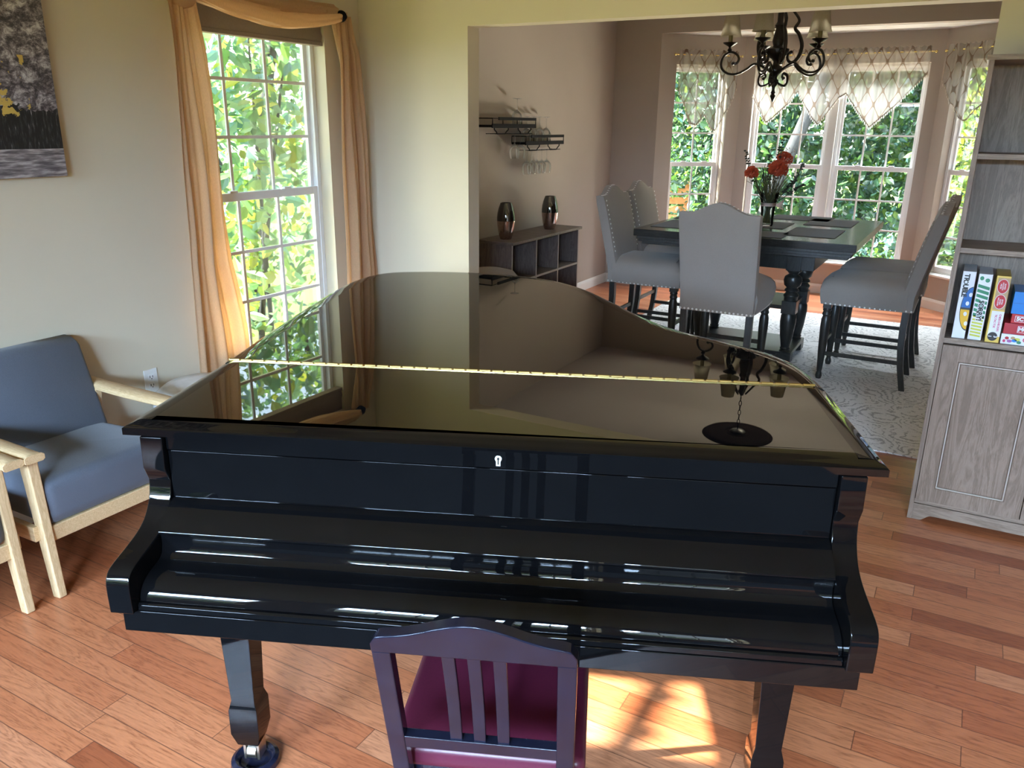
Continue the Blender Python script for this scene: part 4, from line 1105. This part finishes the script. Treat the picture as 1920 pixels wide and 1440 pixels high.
# ------------------------------------------------------------------ valances
def valance(name, label, origin, ang, W, ztop, bottom, seed, group='sheer valances in the bay window'):
    t = thing(name, label, 'valance', origin, ang, group)
    q = random.Random(seed); ph = [q.uniform(0, 6) for _ in range(6)]; fold = 26 * W
    def fn(u, v):
        x = u * W; zb = bottom(x); z = ztop + .03 * 0 - (ztop - zb) * v
        amp = .010 * (1 - .45 * v)
        y = -.055 - amp * math.sin(u * fold * 2 + ph[0] + 1.3 * math.sin(u * 9 + ph[1])) - .006 * math.sin(u * fold * 4.3 + ph[2]) - .012 * v
        if v < .03: z += .006 * math.sin(u * fold * 5 + ph[3])
        return (x, y, z)
    o = sheet(fn, int(150 * W) + 40, 26, 'sheer_panel', 'valance', t, 0, uvf=lambda u, v: (u * W * 1.35, -(ztop - bottom(u * W)) * v))
    # hem band and bead fringe
    fr = MB(); n = int(W / .014); hem = MB(); hl = []
    for i in range(n + 1):
        u = i / n; p = Vector(fn(u, 1)); s_ = .012 + .012 * abs(math.sin(i * 1.7))
        fr.add([(p.x - .003, p.y, p.z), (p.x + .003, p.y, p.z), (p.x + .0045, p.y - .003, p.z - s_ * .8), (p.x, p.y, p.z - s_ - .006), (p.x - .0045, p.y + .003, p.z - s_ * .8)], [(0, 1, 2, 3, 4)])
        hl.append([(p.x, p.y - .002, p.z + .010), (p.x, p.y - .002, p.z - .002), (p.x, p.y + .002, p.z - .002), (p.x, p.y + .002, p.z + .010)])
    fr.build('fringe', 'fringe', t, 0); hem.loft(hl).build('hem', plain('hem_braid', (.34, .27, .22), .8), t, 0)
    MB().tube([(-.035, -.045, ztop - .045), (W + .035, -.045, ztop - .045)], .006, 8).ball((-.04, -.045, ztop - .045), .012).ball((W + .04, -.045, ztop - .045), .012).build('rod', 'brass', t)
    return t
def zig(points):
    def f(x):
        for (x0, z0), (x1, z1) in zip(points, points[1:]):
            if x <= x1: t = (x - x0) / max(1e-6, x1 - x0); t = min(max(t, 0), 1); return z0 + (z1 - z0) * t
        return points[-1][1]
    return f
p, a = along(CLc, CRc, .13)
valance('valance', 'wide cream sheer valance with trellis pattern over the middle bay windows', p, a, 1.52, 2.29,
    zig([(0, 1.88), (.13, 1.66), (.16, 1.63), (.36, 1.82), (.42, 1.92), (.58, 1.68), (.64, 1.62), (.80, 1.86), (.86, 1.90), (.98, 1.74), (1.10, 1.60), (1.30, 1.80), (1.46, 2.0), (1.52, 2.06)]), 2)
p, a = along(E1, CLc, .17)
valance('valance', 'narrow cream sheer valance over the left angled bay window', p, a, .62, 2.29, zig([(0, 1.93), (.07, 1.80), (.14, 1.62), (.22, 1.60), (.30, 1.70), (.37, 1.58), (.42, 1.55), (.55, 1.78), (.62, 1.95)]), 5)
p, a = along(CRc, E2, .09)
valance('valance', 'narrow cream sheer valance over the right angled bay window', p, a, .66, 2.29, zig([(0, 2.0), (.08, 1.86), (.25, 1.68), (.30, 1.66), (.45, 1.80), (.66, 1.98)]), 8)

# ------------------------------------------------------------------ chandelier
CX, CY = -1.325, 6.03
ch = thing('chandelier', 'dark wrought iron scroll chandelier with five ivory shades over the dining table', 'chandelier', (CX, CY, 0))
MB().lathe([(.002, 1.760), (.012, 1.785), (.019, 1.800), (.010, 1.812), (.016, 1.822), (.008, 1.84), (.012, 1.86), (.022, 1.872), (.02, 1.90), (.016, 1.92), (.028, 1.94), (.045, 1.955), (.05, 1.97), (.04, 1.99), (.022, 2.0), (.018, 2.02), (.03, 2.035), (.055, 2.055), (.075, 2.08), (.078, 2.10), (.05, 2.112), (.03, 2.12), (.04, 2.15), (.032, 2.19), (.024, 2.23), (.032, 2.25), (.02, 2.27), (.02, 2.36), (.03, 2.38), (.015, 2.40), (.002, 2.42)], seg=24).build('column', 'iron', ch, 50)
def rz_path(pts, ang): return [(r_ * math.cos(ang), r_ * math.sin(ang), z) for r_, z in pts]
# view direction from camera to chandelier
base_a = math.atan2(-CY, -CX)
for k in range(5):
    an = base_a + R(-22 + 72 * k + 4)
    main = [(.045, 1.965), (.11, 2.00), (.15, 2.005), (.19, 1.975), (.25, 1.945), (.31, 1.945), (.355, 1.975), (.365, 2.02), (.345, 2.065), (.305, 2.085), (.265, 2.07), (.248, 2.04), (.262, 2.012), (.285, 2.012)]
    arm = MB().tube(cr([Vector(p) for p in rz_path(main, an)], 6), .0085, 8); arm.ball(rz_path([(.285, 2.012)], an)[0], .0125, 8, 6)
    arm.build('arm', 'iron', ch)
    cxy = rz_path([(.315, 0)], an)[0]
    MB().lathe([(.006, 2.083), (.018, 2.098), (.008, 2.112), (.012, 2.12), (.045, 2.138), (.05, 2.146), (.046, 2.146), (.03, 2.138), (.0, 2.136)], (cxy[0], cxy[1], 0), 20).build('drip_cup', 'iron', ch, 50)
    MB().lathe([(.0, 2.136), (.0145, 2.136), (.0145, 2.225), (.0, 2.228)], (cxy[0], cxy[1], 0), 14).build('candle_sleeve', 'candle', ch, 50)
    MB().lathe([(.073, 2.185), (.066, 2.20), (.058, 2.24), (.045, 2.33)], (cxy[0], cxy[1], 0), 24, cap=False).build('lamp_shade', 'lampshade', ch, 50)
    an2 = an + R(36)
    low_ = [(.02, 1.895), (.045, 1.875), (.085, 1.865), (.105, 1.89), (.10, 1.93), (.07, 1.945), (.06, 1.925), (.072, 1.912)]
    upc = [(.03, 2.40), (.075, 2.34), (.12, 2.28), (.10, 2.23), (.13, 2.19), (.155, 2.12), (.14, 2.05), (.105, 2.015), (.075, 2.03), (.07, 2.065), (.09, 2.08)]
    sc = MB().tube(cr([Vector(p) for p in rz_path(low_, an)], 6), .007, 8); sc.ball(rz_path([(.072, 1.912)], an)[0], .011, 8, 6); sc.ball(rz_path([(.02, 1.895)], an)[0], .013, 8, 6); sc.build('lower_scroll', 'iron', ch)
    uc = MB().tube(cr([Vector(p) for p in rz_path(upc, an2)], 6), [.006 + .006 * math.sin(PI * i / 60) for i in range(61)], 8); uc.ball(rz_path([(.09, 2.08)], an2)[0], .012, 8, 6); uc.build('upper_scroll', 'iron', ch)
cn = MB()
for i in range(7):
    zc = 2.44 + i * .038; pts = [(.010 * math.cos(t) * (1 if i % 2 else 0), .010 * math.cos(t) * (0 if i % 2 else 1), zc + .022 * math.sin(t)) for t in [2 * PI * k / 12 for k in range(13)]]
    cn.tube(pts, .003, 6)
cn.lathe([(.0, 2.69), (.05, 2.70), (.062, 2.712), (0, 2.714)], seg=24).build('chain', 'iron', ch)
md_ = thing('ceiling_medallion', 'dark ribbed round medallion on the ceiling above the chandelier, mirrored in the piano lid', 'medallion', (CX, CY, 0))
MB().lathe([(.0, 2.714), (.07, 2.714), (.09, 2.722), (.11, 2.714), (.14, 2.722), (.17, 2.716), (.20, 2.724), (.22, 2.718), (.25, 2.726), (.27, 2.7398), (0, 2.7398)], seg=48).build('plate', plain('dark_red_bronze', (.010, .005, .005), .95, ior=1.1), md_, 40)

dr_ = MB().box(-1.7, 1.4, -1.7, .35, 0, .008).build('added_dark_rug', plain('charcoal_wool', (.02, .018, .018), .95, var=.3, scale=40), None, 0, .002)  # added out of view so the piano front mirrors a dark floor
tag(dr_, 'unseen dark charcoal rug added behind the camera to darken the piano front reflection', 'rug')

# ------------------------------------------------------------------ outdoors
gr = MB().box(-40, 40, -40, 60, -.75, -.6)
go = gr.build('lawn', 'lawn', None, 0); tag(go, 'sunlit green lawn outside the windows', 'lawn'); go['kind'] = 'stuff'
def foliage(name, label, cat, vols, n, size, pal, seed, trunk=None, group=None, droop=.4):
    """vols: list of (cx,cy,cz, rx,ry,rz) ellipsoids"""
    rs = np.random.RandomState(seed); t = thing(name, label, cat, (vols[0][0], vols[0][1], -.6), 0, group); org = np.array([vols[0][0], vols[0][1], -.6])
    w = np.array([v[3] * v[4] * v[5] for v in vols]); w = w / w.sum(); idx = rs.choice(len(vols), n, p=w)
    V = np.array(vols)[idx]; d = rs.normal(size=(n, 3)); d /= np.linalg.norm(d, axis=1)[:, None]; r = rs.rand(n, 1) ** .45
    P = V[:, :3] + d * r * V[:, 3:] - org
    sz = size * (.55 + .9 * rs.rand(n, 1) ** 1.5)
    a = rs.normal(size=(n, 3)); a[:, 2] -= droop; a /= np.linalg.norm(a, axis=1)[:, None]
    b = np.cross(a, rs.normal(size=(n, 3)) * np.array([.6, .6, 1.0]) + np.array([0, 0, .6])); b /= np.linalg.norm(b, axis=1)[:, None] + 1e-9
    c = np.cross(a, b)
    K = [(0, 0, 0), (.28, .26, .05), (.62, .24, .04), (1, 0, -.04), (.62, -.24, .04), (.28, -.26, .05)]
    vv = np.stack([P + sz * (a * k[0] + b * k[1] + c * k[2]) for k in K], 1).reshape(-1, 3)
    f = (np.arange(n) * 6)[:, None]
    q = np.concatenate([f + np.array([0, 1, 2, 3]), f + np.array([0, 3, 4, 5])], 1).reshape(-1, 4)
    me = bpy.data.meshes.new(name); me.from_pydata(vv.tolist(), [], q.tolist()); me.update()
    pal = np.array(pal); tc = pal[rs.randint(len(pal), size=n)] * (.75 + .5 * rs.rand(n, 1))
    at = me.color_attributes.new('tint', 'FLOAT_COLOR', 'POINT')
    cc = np.ones((n, 6, 4)); cc[:, :, :3] = tc[:, None, :]; at.data.foreach_set('color', cc.reshape(-1).astype(np.float32))
    me.materials.append(M['leaf'])
    o = bpy.data.objects.new('foliage', me); COL.objects.link(o); o.parent = t
    if trunk:
        mb = MB()
        for pts, rr in trunk: mb.tube([Vector(p) - Vector(org) for p in cr(pts, 6)], rr if not isinstance(rr, tuple) else list(np.linspace(rr[0], rr[1], 6 * (len(pts) - 1) + 1)), 10)
        mb.build('trunk', 'bark', t)
    return t
PALL = [(.11, .22, .09), (.17, .28, .09), (.08, .19, .12), (.22, .32, .10), (.12, .24, .18), (.30, .33, .08), (.15, .27, .22), (.10, .21, .17)]
PALB = [(.05, .12, .05), (.035, .09, .055), (.07, .15, .05), (.05, .12, .085), (.12, .19, .045), (.04, .085, .065), (.07, .12, .10)]
br = lambda x, y, z0, z1, dx=0, dy=0, r=(.05, .02): (((x, y, z0), (x + dx * .4, y + dy * .4, (z0 + z1) / 2), (x + dx, y + dy, z1)), r)
foliage('leafy_shrub', 'large-leaved bright green shrub close outside the left window', 'shrub', [(-4.4, 4.1, .6, .7, .9, 1.2), (-4.5, 4.4, 1.9, .7, 1.0, 1.0), (-4.3, 3.6, 1.4, .5, .6, 1.2)], 1500, .125, PALL, 1, [br(-4.5, 4.1, -.6, 1.9, .2, .3, (.03, .008)), br(-4.4, 3.9, -.6, 1.5, .1, -.4, (.025, .006)), br(-4.5, 4.3, -.6, 2.2, -.2, .2, (.025, .006))])
foliage('leafy_tree', 'pale green leafy tree standing farther out beyond the left window', 'tree', [(-7.0, 6.6, 1.4, 1.6, 2.6, 1.6), (-7.0, 7.0, 3.2, 1.8, 2.6, 1.4), (-6.2, 5.0, .6, 1.0, 1.6, 1.2)], 6000, .125, PALL, 2, [br(-7, 6.4, -.6, 3.2, .3, .6, (.10, .03)), br(-7, 6.5, .4, 3.0, -.3, -1.4, (.05, .015)), br(-6.4, 5.2, -.6, 1.4, .2, -.3, (.04, .01))])
foliage('leafy_tree', 'dense dark green tree outside the left side of the bay window', 'tree', [(-3.6, 12.4, 1.0, 1.7, 1.2, 1.8), (-3.9, 12.9, 3.0, 2.0, 1.4, 1.5)], 13000, .115, PALB, 3, [br(-3.5, 12.8, -.6, 4, -.3, 0, (.12, .06))], 'trees outside the bay window')
foliage('leafy_tree', 'dark green tree with a leaning grey trunk outside the middle bay windows', 'tree', [(-1.6, 12.9, .2, 1.9, .8, 1.4), (-1.5, 13.2, 3.1, 2.4, 1.2, 1.4), (-1.0, 13.2, 1.6, 1.6, .8, 1.0)], 14000, .115, PALB, 4, [(((-2.75, 11.6, -.6), (-2.4, 11.6, .8), (-2.0, 11.6, 2.0), (-1.5, 11.8, 4.2)), (.10, .07)), (((-1.75, 11.6, 1.6), (-1.9, 11.7, 2.6), (-2.3, 11.8, 4)), (.06, .03))], 'trees outside the bay window')
foliage('leafy_shrub', 'bright yellow-green sunlit shrub outside the right bay windows', 'shrub', [(.3, 12.2, 1.3, 1.1, .9, 1.1), (.6, 12.4, 2.9, 1.2, .9, .8)], 6000, .11, [(.20, .30, .03), (.28, .36, .04), (.12, .22, .04), (.36, .40, .06)], 5, [br(.3, 12.3, -.6, 2.6, .2, 0, (.05, .02))])
foliage('leafy_shrub', 'dark green shrub low outside the bay windows', 'shrub', [(.2, 11.4, -.1, 1.3, .6, .8), (-1.4, 11.2, -.3, 1.0, .5, .7)], 5500, .10, PALB, 6, [br(.2, 11.4, -.6, .3, .2, 0, (.03, .01))])
foliage('leafy_tree', 'large green tree filling the view outside the right angled bay window', 'tree', [(2.4, 12.6, 1.4, 1.5, 1.4, 2.2), (2.8, 11.6, 3.0, 1.4, 1.4, 1.6), (3.6, 10.8, .6, 1.2, 1.2, 1.4)], 13000, .12, PALB + [(.16, .26, .04)], 7, [br(2.5, 12.5, -.6, 4, .4, 0, (.12, .06))], 'trees outside the bay window')
foliage('hedge', 'tall dark woodland hedge far behind the garden', 'hedge', [(-7, 17, 2.0, 4.5, 1.5, 3.2), (-1, 18, 2.0, 4.5, 1.5, 3.4), (6, 16.5, 2.0, 4.5, 2, 3.4)], 12000, .34, PALB, 8, [br(-2, 17.6, -.6, 6, .5, 0, (.16, .08)), br(-5, 17, -.6, 6, .3, 0, (.14, .07)), br(2.5, 17, -.6, 6, -.5, 0, (.14, .07))])
foliage('hedge', 'loose green hedge along the lawn behind the house', 'hedge', [(-3, -9.5, .8, 4.0, 1.2, 1.6), (4, -9.5, .6, 4.0, 1.2, 1.4)], 5000, .26, PALL, 9)
foliage('leafy_tree', 'unseen tall leafy tree added outside the left wall to shade the left window', 'tree', [(-7.0, 2.15, 3.4, 1.1, 1.25, 1.5)], 5200, .17, PALL, 12, [br(-7, 2.3, -.6, 3.6, .2, 0, (.09, .04))])  # tree added out of view to block sun through the left window
fe = thing('slatted_fence', 'small orange-brown slatted fence panel low outside the left bay window', 'fence', (-4.15, 11.9, -.6), R(20))
f_ = MB()
for k in range(6): f_.box(-.45, .45, -.01, .01, .55 + k * .13, .65 + k * .13)
f_.build('slats', 'terracotta', fe, 0, .003)
for sx in (-.42, .42): MB().box(sx - .03, sx + .03, .01, .06, 0, 1.4).build('post', 'terracotta', fe, 0, .003)

# ------------------------------------------------------------------ light
W_ = bpy.data.worlds.new('sky'); S.world = W_; W_.use_nodes = True
nt = W_.node_tree; bg = nt.nodes['Background']
tc = N(nt, 'ShaderNodeTexCoord'); sp = N(nt, 'ShaderNodeSeparateXYZ'); nt.links.new(tc.outputs['Generated'], sp.inputs[0])
nt.links.new(ramp(nt, sp.outputs['Z'], [(0, (.80, .86, .90)), (.25, (.70, .83, 1.0)), (1, (.38, .58, 1.0))]), bg.inputs[0])
bg.inputs[1].default_value = 2.8
sun = bpy.data.lights.new('sun', 'SUN'); sun.energy = 26; sun.angle = R(.9); sun.color = (1, .93, .80)
so_ = bpy.data.objects.new('sun', sun); COL.objects.link(so_)
sd = Vector((1, .35, -.55)).normalized(); so_.rotation_euler = sd.to_track_quat('-Z', 'Y').to_euler(); so_.location = (-12, 0, 9)
def fill_lamp(name, loc, target, sx, sy, power, col):  # added area lamps outside the windows that brighten the rooms
    l = bpy.data.lights.new(name, 'AREA'); l.shape = 'RECTANGLE'; l.size = sx; l.size_y = sy; l.energy = power; l.color = col
    o = bpy.data.objects.new(name, l); COL.objects.link(o); o.location = loc
    o.rotation_euler = (Vector(target) - Vector(loc)).to_track_quat('-Z', 'Y').to_euler(); return o
fill_lamp('sky_fill_rear_left', (-1.95, YR - 1.8, 2.65), (-1.8, 1.6, .1), 1.6, 1.3, 360, (.50, .69, 1.0))  # added lamp standing in for sky light through the rear windows
fill_lamp('sky_fill_rear_middle', (.1, YR - 1.8, 2.65), (-.6, 2.6, .1), 1.6, 1.3, 360, (.50, .69, 1.0))
fill_lamp('sky_fill_rear_right', (1.5, YR - 1.6, 2.75), (-.1, 4.6, .0), .9, 1.3, 640, (.52, .70, 1.0))
fill_lamp('lawn_fill_rear_left', (-1.95, YR - 1.2, -.2), (-1.8, 1.5, 2.6), 2.0, 1.2, 115, (1.0, .86, .24))  # added lamp standing in for light bounced off the lawn
fill_lamp('lawn_fill_rear_middle', (.3, YR - 1.2, -.2), (.0, 1.5, 2.6), 2.0, 1.2, 115, (1.0, .86, .24))
fill_lamp('sky_fill_bay', (-1.3, 9.7, 3.3), (-1.3, 7.6, .3), 2.8, 1.0, 800, (.90, .93, 1.0))  # added fill above the bay windows, outside the camera's view
fill_lamp('lawn_fill_bay', (-1.3, 9.9, -.25), (-1.3, 7.0, 2.2), 2.8, 1.0, 400, (1.0, .84, .68))
fill_lamp('lawn_fill_left', (-4.2, 3.1, -.2), (-1.0, 2.6, 2.2), 1.6, .9, 120, (1.0, .88, .62))
S.view_settings.exposure = 1.6
